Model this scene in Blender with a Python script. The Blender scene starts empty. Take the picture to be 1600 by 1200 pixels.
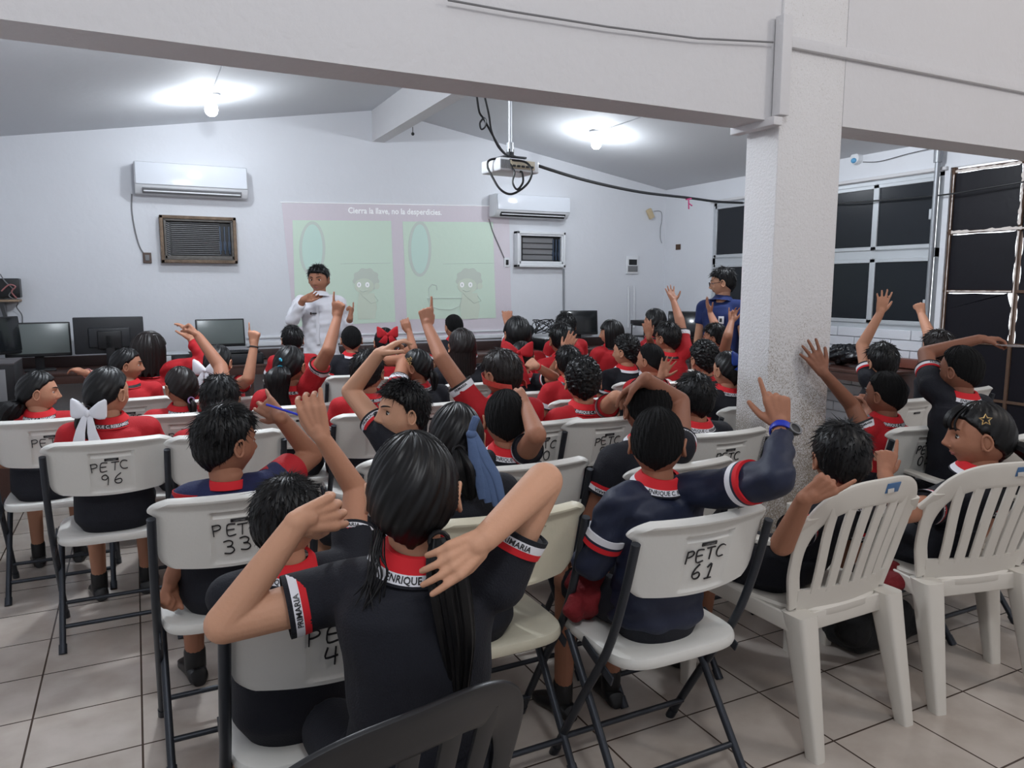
import bpy, math, random
import numpy as np
from mathutils import Vector, Matrix
V = Vector
scene = bpy.context.scene
COL = scene.collection

# ------------------------------------------------------------------ camera, world, lights, exposure
FPX = 1170.0
PSI, PIT = math.radians(26.6), math.radians(7.5)
CAM = V((0.0, 0.0, 1.5))
cam_d = bpy.data.cameras.new('camera'); cam = bpy.data.objects.new('camera', cam_d); COL.objects.link(cam)
cam.location = CAM; cam.rotation_euler = (math.pi/2 - PIT, 0, -PSI)
cam_d.sensor_width = 36.0; cam_d.lens = 36.0*FPX/1600.0; cam_d.clip_start = 0.05
scene.camera = cam
cR = V((math.cos(PSI), -math.sin(PSI), 0))
cF = V((math.sin(PSI)*math.cos(PIT), math.cos(PSI)*math.cos(PIT), -math.sin(PIT)))
cU = cR.cross(cF)
def ray(px, py): return cF + cR*((px-800)/FPX) - cU*((py-600)/FPX)
def P(px, py, d): return CAM + ray(px, py)*d
def on(px, py, ax, val):
    r = ray(px, py); return CAM + r*((val-CAM[ax])/r[ax])

w = bpy.data.worlds.new('World'); scene.world = w; w.use_nodes = True
w.node_tree.nodes['Background'].inputs[0].default_value = (0.9, 0.95, 1.0, 1)
w.node_tree.nodes['Background'].inputs[1].default_value = 2.5
scene.view_settings.view_transform = 'Standard'; scene.view_settings.look = 'None'
scene.view_settings.exposure = 0.30; scene.view_settings.gamma = 1.0

def lamp(name, loc, power, color, radius=0.05):
    l = bpy.data.lights.new(name, 'POINT'); l.energy = power; l.color = color; l.shadow_soft_size = radius
    o = bpy.data.objects.new(name, l); COL.objects.link(o); o.location = loc; return o
RIDGE_X, RIDGE_Z, SL = 2.49, 3.37, 0.165
XL, XR, YB, YF = -1.38, 6.32, 8.1, -3.0
def ceil_z(x): return RIDGE_Z - SL*abs(x-RIDGE_X)
def on_ceiling(px, py):
    r = ray(px, py); best = None
    for s in (1, -1):      # z = RZ - SL*s*(RX-x) , s=1 left slope
        # CAM.z + t r.z = RZ - SL*s*(RX - CAM.x - t r.x)
        t = (RIDGE_Z - SL*s*(RIDGE_X-CAM.x) - CAM.z)/(r.z - SL*s*r.x)
        p = CAM + r*t
        if t > 0 and (RIDGE_X-p.x)*s >= 0: best = p
    return best
B1, B2 = on_ceiling(329, 148), on_ceiling(932, 206)
COOL, WARM = (0.88, 0.94, 1.0), (1.0, 0.93, 0.87)
BULBS_AND_ADDED = [(B1, COOL, 19), (B2, COOL, 19), (V((0.5, 4.2, ceil_z(0.5)-.25)), COOL, 82), (V((4.3, 4.2, ceil_z(4.3)-.25)), COOL, 60),
         (V((0.3, -0.6, 3.6)), (.96, .98, 1.0), 84), (V((4.3, -0.4, 3.6)), WARM, 66)]  # last four are unseen lights added to brighten the room

# ------------------------------------------------------------------ materials
def lin(c):
    return tuple(((x/255)/12.92 if x/255 <= .04045 else ((x/255+.055)/1.055)**2.4) for x in c)
MATS = {}
def mat(name, rgb, rough=0.5, metal=0, bump=0, scale=60, var=0, sss=0, coat=0, spec=None, emit=None, es=0, vscale=4, stretch=None):
    if name in MATS: return MATS[name]
    m = bpy.data.materials.new(name); m.use_nodes = True; nt = m.node_tree; b = nt.nodes['Principled BSDF']
    c = lin(rgb); b.inputs['Base Color'].default_value = (*c, 1)
    b.inputs['Roughness'].default_value = rough; b.inputs['Metallic'].default_value = metal
    if sss: b.inputs['Subsurface Weight'].default_value = sss; b.inputs['Subsurface Radius'].default_value = (.02, .008, .004); b.inputs['Subsurface Scale'].default_value = 0.5
    if coat: b.inputs['Coat Weight'].default_value = coat
    if spec is not None: b.inputs['Specular IOR Level'].default_value = spec
    if emit: b.inputs['Emission Color'].default_value = (*lin(emit), 1); b.inputs['Emission Strength'].default_value = es
    tc = nt.nodes.new('ShaderNodeTexCoord')
    if var:
        n = nt.nodes.new('ShaderNodeTexNoise'); n.inputs['Scale'].default_value = vscale; n.inputs['Detail'].default_value = 5
        nt.links.new(tc.outputs['Object'], n.inputs['Vector'])
        r = nt.nodes.new('ShaderNodeMixRGB'); r.inputs[1].default_value = (*[x*(1-var) for x in c], 1); r.inputs[2].default_value = (*[min(1, x*(1+var)) for x in c], 1)
        nt.links.new(n.outputs['Fac'], r.inputs[0]); nt.links.new(r.outputs[0], b.inputs['Base Color'])
    if bump:
        n = nt.nodes.new('ShaderNodeTexNoise'); n.inputs['Scale'].default_value = scale; n.inputs['Detail'].default_value = 4
        if stretch:
            mp = nt.nodes.new('ShaderNodeMapping'); mp.inputs['Scale'].default_value = stretch
            nt.links.new(tc.outputs['Object'], mp.inputs['Vector']); nt.links.new(mp.outputs[0], n.inputs['Vector'])
        else: nt.links.new(tc.outputs['Object'], n.inputs['Vector'])
        bp = nt.nodes.new('ShaderNodeBump'); bp.inputs['Strength'].default_value = bump; bp.inputs['Distance'].default_value = 0.01
        nt.links.new(n.outputs['Fac'], bp.inputs['Height']); nt.links.new(bp.outputs[0], b.inputs['Normal'])
    MATS[name] = m; return m

def tile_mat():
    m = bpy.data.materials.new('floor_tile'); m.use_nodes = True; nt = m.node_tree; b = nt.nodes['Principled BSDF']
    tc = nt.nodes.new('ShaderNodeTexCoord'); mp = nt.nodes.new('ShaderNodeMapping')
    mp.inputs['Location'].default_value = (-2.332+.342*30, -1.588+.335*30, 0)
    br = nt.nodes.new('ShaderNodeTexBrick'); br.offset = 0; br.squash = 1
    br.inputs['Scale'].default_value = 1; br.inputs['Brick Width'].default_value = .342; br.inputs['Row Height'].default_value = .335
    br.inputs['Mortar Size'].default_value = 0.0035; br.inputs['Mortar Smooth'].default_value = 0.1; br.inputs['Bias'].default_value = 0
    br.inputs['Color1'].default_value = (*lin((196, 186, 177)), 1); br.inputs['Color2'].default_value = (*lin((188, 179, 171)), 1)
    br.inputs['Mortar'].default_value = (*lin((74, 62, 55)), 1)
    nt.links.new(tc.outputs['Object'], mp.inputs[0]); nt.links.new(mp.outputs[0], br.inputs['Vector'])
    n = nt.nodes.new('ShaderNodeTexNoise'); n.inputs['Scale'].default_value = 5; n.inputs['Detail'].default_value = 7
    nt.links.new(tc.outputs['Object'], n.inputs['Vector'])
    r = nt.nodes.new('ShaderNodeValToRGB'); r.color_ramp.elements[0].position = .35; r.color_ramp.elements[0].color = (.80, .78, .76, 1); r.color_ramp.elements[1].position = .65; r.color_ramp.elements[1].color = (1, 1, 1, 1)
    nt.links.new(n.outputs['Fac'], r.inputs[0])
    mx = nt.nodes.new('ShaderNodeMixRGB'); mx.blend_type = 'MULTIPLY'; mx.inputs[0].default_value = 1
    nt.links.new(br.outputs['Color'], mx.inputs[1]); nt.links.new(r.outputs[0], mx.inputs[2]); nt.links.new(mx.outputs[0], b.inputs['Base Color'])
    b.inputs['Roughness'].default_value = .22
    bp = nt.nodes.new('ShaderNodeBump'); bp.invert = True; bp.inputs['Strength'].default_value = .4; bp.inputs['Distance'].default_value = .003
    nt.links.new(br.outputs['Fac'], bp.inputs['Height']); nt.links.new(bp.outputs[0], b.inputs['Normal'])
    return m

def pillar_mat():
    # white paint that is scuffed to bare speckled render towards the lower part (dirt with its own shape)
    m = bpy.data.materials.new('pillar_paint'); m.use_nodes = True; nt = m.node_tree; b = nt.nodes['Principled BSDF']
    tc = nt.nodes.new('ShaderNodeTexCoord'); sx = nt.nodes.new('ShaderNodeSeparateXYZ'); nt.links.new(tc.outputs['Object'], sx.inputs[0])
    mr = nt.nodes.new('ShaderNodeMapRange'); mr.inputs[1].default_value = 1.5; mr.inputs[2].default_value = .7; mr.inputs[3].default_value = 0; mr.inputs[4].default_value = .5
    nt.links.new(sx.outputs['Z'], mr.inputs[0])
    n = nt.nodes.new('ShaderNodeTexNoise'); n.inputs['Scale'].default_value = 230; n.inputs['Detail'].default_value = 4
    n2 = nt.nodes.new('ShaderNodeTexNoise'); n2.inputs['Scale'].default_value = 5; n2.inputs['Detail'].default_value = 4
    for q in (n, n2): nt.links.new(tc.outputs['Object'], q.inputs['Vector'])
    a = nt.nodes.new('ShaderNodeMath'); a.operation = 'MULTIPLY'; nt.links.new(n2.outputs['Fac'], a.inputs[0]); nt.links.new(mr.outputs[0], a.inputs[1])
    s = nt.nodes.new('ShaderNodeMath'); s.operation = 'ADD'; nt.links.new(n.outputs['Fac'], s.inputs[0]); nt.links.new(a.outputs[0], s.inputs[1])
    r = nt.nodes.new('ShaderNodeValToRGB'); r.color_ramp.elements[0].position = .62; r.color_ramp.elements[0].color = (*lin((222, 221, 222)), 1)
    r.color_ramp.elements[1].position = .80; r.color_ramp.elements[1].color = (*lin((152, 143, 130)), 1)
    nt.links.new(s.outputs[0], r.inputs[0]); nt.links.new(r.outputs[0], b.inputs['Base Color'])
    b.inputs['Roughness'].default_value = .75
    n3 = nt.nodes.new('ShaderNodeTexNoise'); n3.inputs['Scale'].default_value = 90; nt.links.new(tc.outputs['Object'], n3.inputs['Vector'])
    bp = nt.nodes.new('ShaderNodeBump'); bp.inputs['Strength'].default_value = .6; bp.inputs['Distance'].default_value = .006
    nt.links.new(n3.outputs['Fac'], bp.inputs['Height']); nt.links.new(bp.outputs[0], b.inputs['Normal'])
    return m

M_WALL = mat('white_wall', (222, 224, 229), .62, bump=.25, scale=14, var=.02)
M_CEIL = mat('white_ceiling', (206, 208, 212), .75, bump=.2, scale=10)
M_BEAM = mat('beam_paint', (214, 213, 215), .75, bump=.35, scale=35, var=.02)
M_PLAST = mat('chair_plastic', (212, 211, 206), .42, bump=.05, scale=90, var=.035, vscale=9)
M_PLASTD = mat('chair_plastic_stained', (205, 199, 178), .45, bump=.05, scale=90, var=.10, vscale=12)
M_PLASTG = mat('monobloc_plastic', (208, 203, 194), .38, var=.03)
M_TUBE = mat('grey_steel', (52, 56, 63), .4, .5)
M_BLACK = mat('black_plastic', (20, 21, 24), .4)
M_DKPL = mat('charcoal_plastic', (34, 36, 40), .45)
M_SCREEN = mat('screen_glass', (26, 29, 32), .12)
M_WHPL = mat('white_plastic', (226, 228, 231), .3)
M_GREY = mat('grey_plastic', (120, 120, 122), .5)
M_MARK = mat('marker_ink', (28, 28, 32), .5)
M_MARKF = mat('faded_marker_ink', (128, 124, 112), .6)
M_WOOD = mat('brown_counter', (74, 50, 44), .35, bump=.1, scale=40, var=.15)
M_RUST = mat('rusty_frame', (84, 62, 48), .8, var=.35, vscale=20)
M_ALU = mat('aluminium', (196, 200, 204), .4, .35)
M_DARKP = mat('dark_pane', (30, 34, 40), .25, spec=.3)
M_DOORP = mat('black_film', (20, 19, 26), .4, spec=.25, bump=.15, scale=18)
M_DOORR = mat('textured_black_glass', (24, 30, 38), .15, bump=1.0, scale=60)
M_PEEL = mat('peeling_paint', (222, 212, 205), .6, var=.1, vscale=15)
M_CONDUIT = mat('galvanised_pipe', (150, 153, 158), .4, .5)
M_NAVY = mat('navy_knit', (10, 13, 25), .85, bump=.25, scale=260)
M_NAVYJ = mat('navy_tracksuit', (18, 27, 52), .6, bump=.2, scale=30)
M_NAVYT = mat('blue_cotton', (26, 34, 74), .85, bump=.2, scale=200)
M_RED = mat('red_knit', (172, 12, 26), .8, bump=.25, scale=260)
M_REDC = mat('red_trim', (200, 22, 34), .8)
M_WHITE = mat('white_cloth', (222, 222, 228), .8, bump=.2, scale=20)
M_JEAN = mat('denim', (42, 62, 98), .8, bump=.2, scale=200)
M_POLO = mat('blue_polo', (18, 38, 92), .8, bump=.2, scale=200)
M_LEATH = mat('leather', (52, 26, 22), .4)
M_EYE = mat('eye_white', (225, 220, 215), .2)
M_IRIS = mat('iris', (30, 18, 14), .15)
M_LIP = mat('lips', (150, 84, 74), .45)
M_GOLD = mat('gold_clip', (214, 180, 120), .3, .6)
M_SLATE = mat('grey_blue_denim_scarf', (78, 98, 134), .85, bump=.3, scale=60)
def skin(k):
    C = [(196, 148, 120), (178, 128, 102), (160, 110, 86), (140, 94, 74), (118, 78, 62)]
    return mat('skin_tone_'+'abcde'[k], C[k], .62, sss=.06, spec=.35, bump=.08, scale=120, var=.05, vscale=12)
def hairm(k=0):
    return [mat('black_hair', (7, 7, 9), .42, spec=.3), mat('dark_brown_hair', (22, 15, 14), .42, spec=.3), mat('matte_black_hair', (8, 8, 10), .75, spec=.25, bump=.9, scale=420)][k]

# ------------------------------------------------------------------ mesh accumulation
class MB:
    def __init__(s): s.v = []; s.f = []; s.m = []; s.n = 0
    def add(s, vs, fs, mi=0):
        vs = np.asarray(vs, float).reshape(-1, 3); o = s.n
        s.v.append(vs); s.n += len(vs)
        s.f.extend([tuple(i+o for i in f) for f in fs]); s.m.extend([mi]*len(fs) if np.isscalar(mi) else list(mi)); return s
    def verts(s): return np.vstack(s.v) if s.v else np.zeros((0, 3))
    def xform(s, M):
        M = np.array(M); vs = s.verts(); s.v = [vs @ M[:3, :3].T + M[:3, 3]]; return s
    def merge(s, o, mi=None): 
        s.add(o.verts(), o.f, mi if mi is not None else o.m); return s
    def box(s, c, d, mi=0, R=None):
        h = np.array(d)/2; vs = np.array([[x, y, z] for x in (-1, 1) for y in (-1, 1) for z in (-1, 1)])*h
        if R is not None: vs = vs @ np.array(R).T
        return s.add(vs+np.array(c), [(0, 1, 3, 2), (4, 6, 7, 5), (0, 4, 5, 1), (2, 3, 7, 6), (0, 2, 6, 4), (1, 5, 7, 3)], mi)
    def rbox(s, c, d, r=.01, mi=0, R=None, seg=3):
        # box with rounded vertical-profile edges: superellipsoid grid clamp
        h = np.array(d)/2; r = min(r, *(h*.99)); pts = []; 
        import itertools
        q = np.linspace(0, math.pi/2, seg+1)
        lat = np.concatenate([-q[::-1], q]); lon = []
        for k in range(4): lon += [(k*math.pi/2+a, k) for a in q]
        for la in lat:
            sz = -1 if la < 0 or (la == 0 and len(pts) < (seg+1)*len(lon)) else 1
            for lo, k in lon:
                sxx = (1, -1, -1, 1)[k]; syy = (1, 1, -1, -1)[k]
                pts.append(((h[0]-r)*sxx + r*math.cos(la)*math.cos(lo), (h[1]-r)*syy + r*math.cos(la)*math.sin(lo), (h[2]-r)*sz + r*math.sin(la)))
        vs = np.array(pts)
        if R is not None: vs = vs @ np.array(R).T
        n = len(lon); L = len(lat); fs = []
        for i in range(L-1):
            for j in range(n): fs.append((i*n+j, i*n+(j+1) % n, (i+1)*n+(j+1) % n, (i+1)*n+j))
        fs.append(tuple(range(n-1, -1, -1))); fs.append(tuple((L-1)*n+j for j in range(n)))
        return s.add(vs+np.array(c), fs, mi)
    def rings(s, rg, mi=0, cap=True, closed=False):
        n = len(rg[0]); L = len(rg); fs = []; vs = np.vstack(rg); ms = []
        for i in range(L if closed else L-1):
            for j in range(n):
                k = (i+1) % L
                fs.append((i*n+j, i*n+(j+1) % n, k*n+(j+1) % n, k*n+j)); ms.append(mi if np.isscalar(mi) else mi[i])
        if cap and not closed:
            fs.append(tuple(range(n-1, -1, -1))); fs.append(tuple((L-1)*n+j for j in range(n))); ms += [ms[0], ms[-1]]
        return s.add(vs, fs, ms)
    def tube(s, pts, r, n=8, mi=0, cap=True, closed=False):
        pts = [np.array(p, float) for p in pts]; L = len(pts)
        rr = [r]*L if np.isscalar(r) else r
        up = None; rg = []
        for i in range(L):
            a = pts[(i-1) % L] if (i > 0 or closed) else pts[i]; b = pts[(i+1) % L] if (i < L-1 or closed) else pts[i]
            t = b-a; t = t/(np.linalg.norm(t)+1e-12)
            if up is None:
                up = np.array([0, 0, 1.]) if abs(t[2]) < .9 else np.array([1., 0, 0])
            u = up - t*(up@t); u /= np.linalg.norm(u)+1e-12; up = u; v = np.cross(t, u)
            ang = np.arange(n)*2*math.pi/n
            rg.append(pts[i] + rr[i]*(np.outer(np.cos(ang), u)+np.outer(np.sin(ang), v)))
        return s.rings(rg, mi, cap, closed)
    def capsule(s, a, b, ra, rb, n=14, k=4, mi=0, flat_b=False):
        a = np.array(a, float); b = np.array(b, float); t = b-a; L = np.linalg.norm(t)
        if L < 1e-6: t = np.array([0, 0, 1.]); L = 1e-6
        t = t/L; pts = []; rr = []
        for i in range(k, 0, -1):
            q = i/k*math.pi/2*.97; pts.append(a - t*ra*math.sin(q)); rr.append(ra*math.cos(q))
        pts.append(a); rr.append(ra)
        pts.append((a+b)/2); rr.append((ra+rb)/2)
        pts.append(b); rr.append(rb)
        if not flat_b:
            for i in range(1, k+1):
                q = i/k*math.pi/2*.97; pts.append(b + t*rb*math.sin(q)); rr.append(rb*math.cos(q))
        return s.tube(pts, rr, n, mi)
    def ell(s, c, r, n=20, L=12, mi=0, R=None):
        vs = []; 
        for i in range(L+1):
            a = -math.pi/2 + math.pi*(i/L)*.995+.008
            for j in range(n):
                b = 2*math.pi*j/n; vs.append((r[0]*math.cos(a)*math.cos(b), r[1]*math.cos(a)*math.sin(b), r[2]*math.sin(a)))
        vs = np.array(vs)
        if R is not None: vs = vs @ np.array(R).T
        vs += np.array(c)
        return s.rings([vs[i*n:(i+1)*n] for i in range(L+1)], mi)
    def lathe(s, prof, c=(0, 0, 0), n=24, mi=0):
        rg = []
        for r, z in prof:
            a = np.arange(n)*2*math.pi/n; rg.append(np.stack([c[0]+r*np.cos(a), c[1]+r*np.sin(a), np.full(n, c[2]+z)], 1))
        return s.rings(rg, mi)
    def loft(s, rings, n=28, mi=0):
        # ring = (center, u, v, ru, rv, exponent)
        rg = []
        for c, u, v, ru, rv, e in rings:
            a = np.arange(n)*2*math.pi/n; ca, sa = np.cos(a), np.sin(a)
            x = np.sign(ca)*np.abs(ca)**(2/e); y = np.sign(sa)*np.abs(sa)**(2/e)
            rg.append(np.array(c)+np.outer(x*ru, u)+np.outer(y*rv, v))
        return s.rings(rg, mi)
    def mesh(s, name):
        me = bpy.data.meshes.new(name); me.from_pydata(s.verts().tolist(), [], s.f)
        me.polygons.foreach_set('material_index', np.array(s.m, np.int32)); me.update(); return me
def finish(me, smooth=True, ang=40):
    me.polygons.foreach_set('use_smooth', np.full(len(me.polygons), smooth))
    if smooth and ang: me.set_sharp_from_angle(angle=math.radians(ang))
    me.update()
def put(name, me, mats, parent=None, label=None, cat=None, group=None, kind=None):
    if isinstance(me, MB): me = me.mesh(name); finish(me)
    mats = mats if isinstance(mats, (list, tuple)) else [mats]
    if len(me.materials) == 0:
        for m in mats: me.materials.append(m)
    o = bpy.data.objects.new(name, me); COL.objects.link(o)
    if parent is not None: 
        o.parent = parent; o.matrix_parent_inverse = WM[parent.name].inverted() if parent.name in WM else Matrix()
    tag(o, label, cat, group, kind); return o
WM = {}
def tag(o, label=None, cat=None, group=None, kind=None):
    for k, v in (('label', label), ('category', cat), ('group', group), ('kind', kind)):
        if v: o[k] = v
    return o
def empty(name, loc=(0, 0, 0), rz=0, **k):
    o = bpy.data.objects.new(name, None); COL.objects.link(o); o.location = loc; o.rotation_euler = (0, 0, rz); o.empty_display_size = .05
    WM[o.name] = Matrix.Translation(V(loc)) @ Matrix.Rotation(rz, 4, 'Z')
    return tag(o, **k)
def emptyL(name, loc=(0, 0, 0), rz=0, **k):     # children given in local coordinates
    o = empty(name, loc, rz, **k); WM.pop(o.name, None); return o
def struct(name, mb, m, parent=None): return put(name, mb, m, parent, kind='structure')

def remesh(mb, vox, it=4, fac=.5):
    me = mb.mesh('tmp'); o = bpy.data.objects.new('tmp', me); COL.objects.link(o)
    r = o.modifiers.new('r', 'REMESH'); r.mode = 'VOXEL'; r.voxel_size = vox
    s = o.modifiers.new('s', 'SMOOTH'); s.iterations = it; s.factor = fac
    dg = bpy.context.evaluated_depsgraph_get()
    m2 = bpy.data.meshes.new_from_object(o.evaluated_get(dg))
    bpy.data.objects.remove(o); bpy.data.meshes.remove(me)
    return m2
def mesh_arrays(me):
    n = len(me.vertices); v = np.empty(n*3); me.vertices.foreach_get('co', v); v = v.reshape(-1, 3)
    ls = np.empty(len(me.loops), np.int32); me.loops.foreach_get('vertex_index', ls)
    st = np.empty(len(me.polygons), np.int32); me.polygons.foreach_get('loop_start', st)
    ct = np.empty(len(me.polygons), np.int32); me.polygons.foreach_get('loop_total', ct)
    return v, ls, st, ct
def join_mesh(name, me, mb, mi=0):
    """append accumulated islands to an evaluated mesh"""
    v, ls, st, ct = mesh_arrays(me); n0 = len(v)
    nv = mb.verts(); nl = []; nc = []
    for f in mb.f: nl.extend([i+n0 for i in f]); nc.append(len(f))
    L = np.concatenate([ls, np.array(nl, np.int32)]).astype(np.int32); Cc = np.concatenate([ct, np.array(nc, np.int32)]).astype(np.int32)
    S = np.concatenate([[0], np.cumsum(Cc)[:-1]]).astype(np.int32)
    m = bpy.data.meshes.new(name); m.vertices.add(n0+len(nv)); m.vertices.foreach_set('co', np.vstack([v, nv]).ravel())
    m.loops.add(len(L)); m.loops.foreach_set('vertex_index', L); m.polygons.add(len(Cc)); m.polygons.foreach_set('loop_start', S)
    m.polygons.foreach_set('loop_total', Cc)
    m.polygons.foreach_set('material_index', np.concatenate([np.zeros(len(ct), np.int32), np.array(mb.m, np.int32)+mi]).astype(np.int32))
    m.update(calc_edges=True); m.validate(); finish(m, True, 0); bpy.data.meshes.remove(me); return m

TXT = {}
def text2d(s, size=1.0, bold=False, font_w=1.0):
    k = (s, bold)
    if k not in TXT:
        cu = bpy.data.curves.new('t', 'FONT'); cu.body = s; cu.size = 1; cu.resolution_u = 2; cu.offset = .02 if bold else 0
        o = bpy.data.objects.new('t', cu); COL.objects.link(o)
        dg = bpy.context.evaluated_depsgraph_get(); me = bpy.data.meshes.new_from_object(o.evaluated_get(dg))
        v, ls, st, ct = mesh_arrays(me); fs = [tuple(ls[a:a+c].tolist()) for a, c in zip(st, ct)]
        v = v[:, :2]; v = v - [(v[:, 0].max()+v[:, 0].min())/2, (v[:, 1].max()+v[:, 1].min())/2]
        TXT[k] = (v, fs, np.ptp(v[:, 0]), np.ptp(v[:, 1]))
        bpy.data.objects.remove(o); bpy.data.curves.remove(cu); bpy.data.meshes.remove(me)
    v, fs, w_, h_ = TXT[k]
    return v*[size*font_w, size], fs, w_*size*font_w, h_*size
def flat_text(s, c, u, v, size, mb=None, bold=False, mi=0, width=None):
    t, fs, w_, h_ = text2d(s, size, bold)
    if width: t = t*[width/w_, 1]
    mb = mb or MB(); mb.add(np.array(c)+np.outer(t[:, 0], u)+np.outer(t[:, 1], v), fs, mi); return mb
# hand-drawn strokes for the numbers on the chairs
GL = {'P': [[(0, 0), (.02, 1)], [(0, .95), (.35, 1), (.5, .85), (.45, .62), (.2, .5), (.02, .5)]],
      'E': [[(.5, 1), (0, .97), (0, 0), (.5, .03)], [(0, .52), (.42, .53)]],
      'T': [[(0, .97), (.62, 1)], [(.32, 1), (.3, 0)]],
      'C': [[(.58, .9), (.4, 1), (.15, .93), (0, .6), (.04, .22), (.25, 0), (.55, .06)]],
      '0': [[(.3, 1), (.08, .85), (0, .5), (.1, .12), (.3, 0), (.5, .15), (.56, .55), (.48, .88), (.3, 1)]],
      '1': [[(.1, .8), (.34, 1), (.3, 0)], [(.08, 0), (.5, .02)]],
      '2': [[(0, .8), (.15, 1), (.4, .98), (.48, .75), (.3, .4), (0, 0), (.52, .03)]],
      '3': [[(.02, .93), (.3, 1), (.48, .82), (.38, .58), (.18, .53), (.42, .47), (.52, .22), (.32, 0), (0, .06)]],
      '4': [[(.1, 1), (.02, .45), (.5, .5)], [(.42, .98), (.38, 0)]],
      '5': [[(.5, 1), (.08, .98), (.04, .58), (.3, .62), (.5, .4), (.4, .08), (.02, .03)]],
      '6': [[(.42, 1), (.15, .7), (.02, .3), (.15, .03), (.4, .03), (.5, .25), (.38, .45), (.08, .35)]],
      '7': [[(0, .98), (.5, 1), (.3, .5), (.18, 0)], [(.12, .5), (.45, .52)]],
      '8': [[(.3, .55), (.08, .75), (.25, 1), (.46, .8), (.3, .55), (.04, .25), (.25, 0), (.5, .22), (.3, .55)]],
      '9': [[(.48, .75), (.3, 1), (.08, .85), (.1, .6), (.32, .52), (.48, .72), (.44, 0)]]}
def smooth_line(p, k=4):
    p = [np.array(q, float) for q in p]
    if len(p) < 3: return p
    out = []
    for i in range(len(p)-1):
        a = p[max(i-1, 0)]; b = p[i]; c = p[i+1]; d = p[min(i+2, len(p)-1)]
        for j in range(k):
            t = j/k; out.append(.5*((2*b)+(-a+c)*t+(2*a-5*b+4*c-d)*t*t+(-a+3*b-3*c+d)*t**3))
    out.append(p[-1]); return out
# ------------------------------------------------------------------ room shell
def wall_panel(name, mb, m): return struct(name, mb, m)
struct('floor', MB().box(((XL+XR)/2, (YB+YF)/2, -.05), (XR-XL+.4, YB-YF+.4, .1)), tile_mat())
mb = MB()   # gable wall with flush top following the slopes
def gable(y0, y1):
    m = MB(); pts = [(XL-.1, 0), (XR+.1, 0), (XR+.1, ceil_z(XR+.1)), (RIDGE_X, RIDGE_Z), (XL-.1, ceil_z(XL-.1))]
    n = len(pts); m.add([(x, y0, z) for x, z in pts]+[(x, y1, z) for x, z in pts], [tuple(range(n)), tuple(range(2*n-1, n-1, -1))]+[(i, i+n, (i+1) % n+n, (i+1) % n) for i in range(n)]); return m
struct('wall_back', gable(YB, YB+.15), M_WALL)
ZF = 1.25  # the near half of the room has the higher ceiling
m = MB().box(((XL+XR)/2, YF-.075, 2.3), (XR-XL+.3, .15, 4.7)); struct('wall_front', m, M_WALL)
struct('wall_left', MB().box((XL-.075, (YB+YF)/2, 2.3), (.15, YB-YF, 4.7)), M_WALL)
# right wall with window and door openings
WY0, WY1, WZ0, WZ1 = 4.27, 7.18, 1.09, 2.48
DY0, DY1, DZ1 = 2.0, 4.22, 2.50
m = MB(); X = XR+.075
m.box((X, (WY1+YB)/2, 1.5), (.15, YB-WY1, 3)).box((X, (WY0+WY1)/2, WZ0/2), (.15, WY1-WY0, WZ0)).box((X, (WY0+WY1)/2, (WZ1+3)/2), (.15, WY1-WY0, 3-WZ1))
m.box((X, (WY0+DY1)/2, 1.5), (.15, WY0-DY1, 3)).box((X, (DY0+DY1)/2, (DZ1+3)/2), (.15, DY1-DY0, 3-DZ1)).box((X, (DY0+YF)/2, 2.3), (.15, DY0-YF, 4.7)).box((X, 3.6, 3.8), (.15, 3.2, 1.7))
struct('wall_right', m, M_WALL)
# cement block courses under the window
bm_ = mat('painted_block', (212, 214, 220), .7, bump=.3, scale=30)
m = MB(); z = .05
k = 0
while z < 1.05:
    h_ = .095; y = WY0+.0+(.2 if k % 2 else 0)-.2
    while y < WY1+.6:
        y0, y1 = max(WY0-.02, y+.004), min(WY1+.6, y+.396)
        if y1 > y0+.03: m.rbox((XR-.012, (y0+y1)/2, z+h_/2), (.024, y1-y0, h_-.007), .004, seg=1)
        y += .4
    z += h_; k += 1
struct('trim_1', m, bm_)
# roof slabs (rear half) and near ceiling
for nm, x0, x1 in (('ceiling', XL-.1, RIDGE_X), ('ceiling', RIDGE_X, XR+.1)):
    m = MB(); pts = [(x0, ceil_z(x0)), (x1, ceil_z(x1)), (x1, ceil_z(x1)+.12), (x0, ceil_z(x0)+.12)]
    m.add([(x, 2.5, z) for x, z in pts]+[(x, YB+.1, z) for x, z in pts], [(0, 1, 2, 3), (7, 6, 5, 4)]+[(i, i+4, (i+1) % 4+4, (i+1) % 4) for i in range(4)]); struct(nm, m, M_CEIL)
struct('ceiling', MB().box(((XL+XR)/2, (2.65+YF)/2, 4.55), (XR-XL+.3, 2.65-YF+.2, .12)), M_CEIL)
# cross beam with the wall above it, and the ridge beam
PX0, PX1, PY0, PY1, BZ = 2.50, 2.885, 2.45, 2.64, 2.195
m = MB().box(((XL+PX0)/2-.02, (PY0+PY1)/2+.012, (BZ+4.5)/2), (PX0-XL+.10, PY1-PY0, 4.5-BZ)); struct('trim_2', m, M_BEAM)
m = MB().box(((PX1+XR)/2, (PY0+PY1)/2, (BZ+.012+4.5)/2), (XR-PX1, PY1-PY0, 4.5-BZ-.012)); struct('trim_3', m, M_BEAM)
m = MB().rbox(((PX0+PX1)/2, (PY0+PY1)/2, 2.25), (PX1-PX0, PY1-PY0, 4.5), .006); struct('trim_4', m, pillar_mat())
struct('trim_5', MB().box((2.445, (PY1+YB)/2, (3.03+RIDGE_Z)/2), (.13, YB-PY1, RIDGE_Z-3.03)), M_BEAM)
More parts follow.
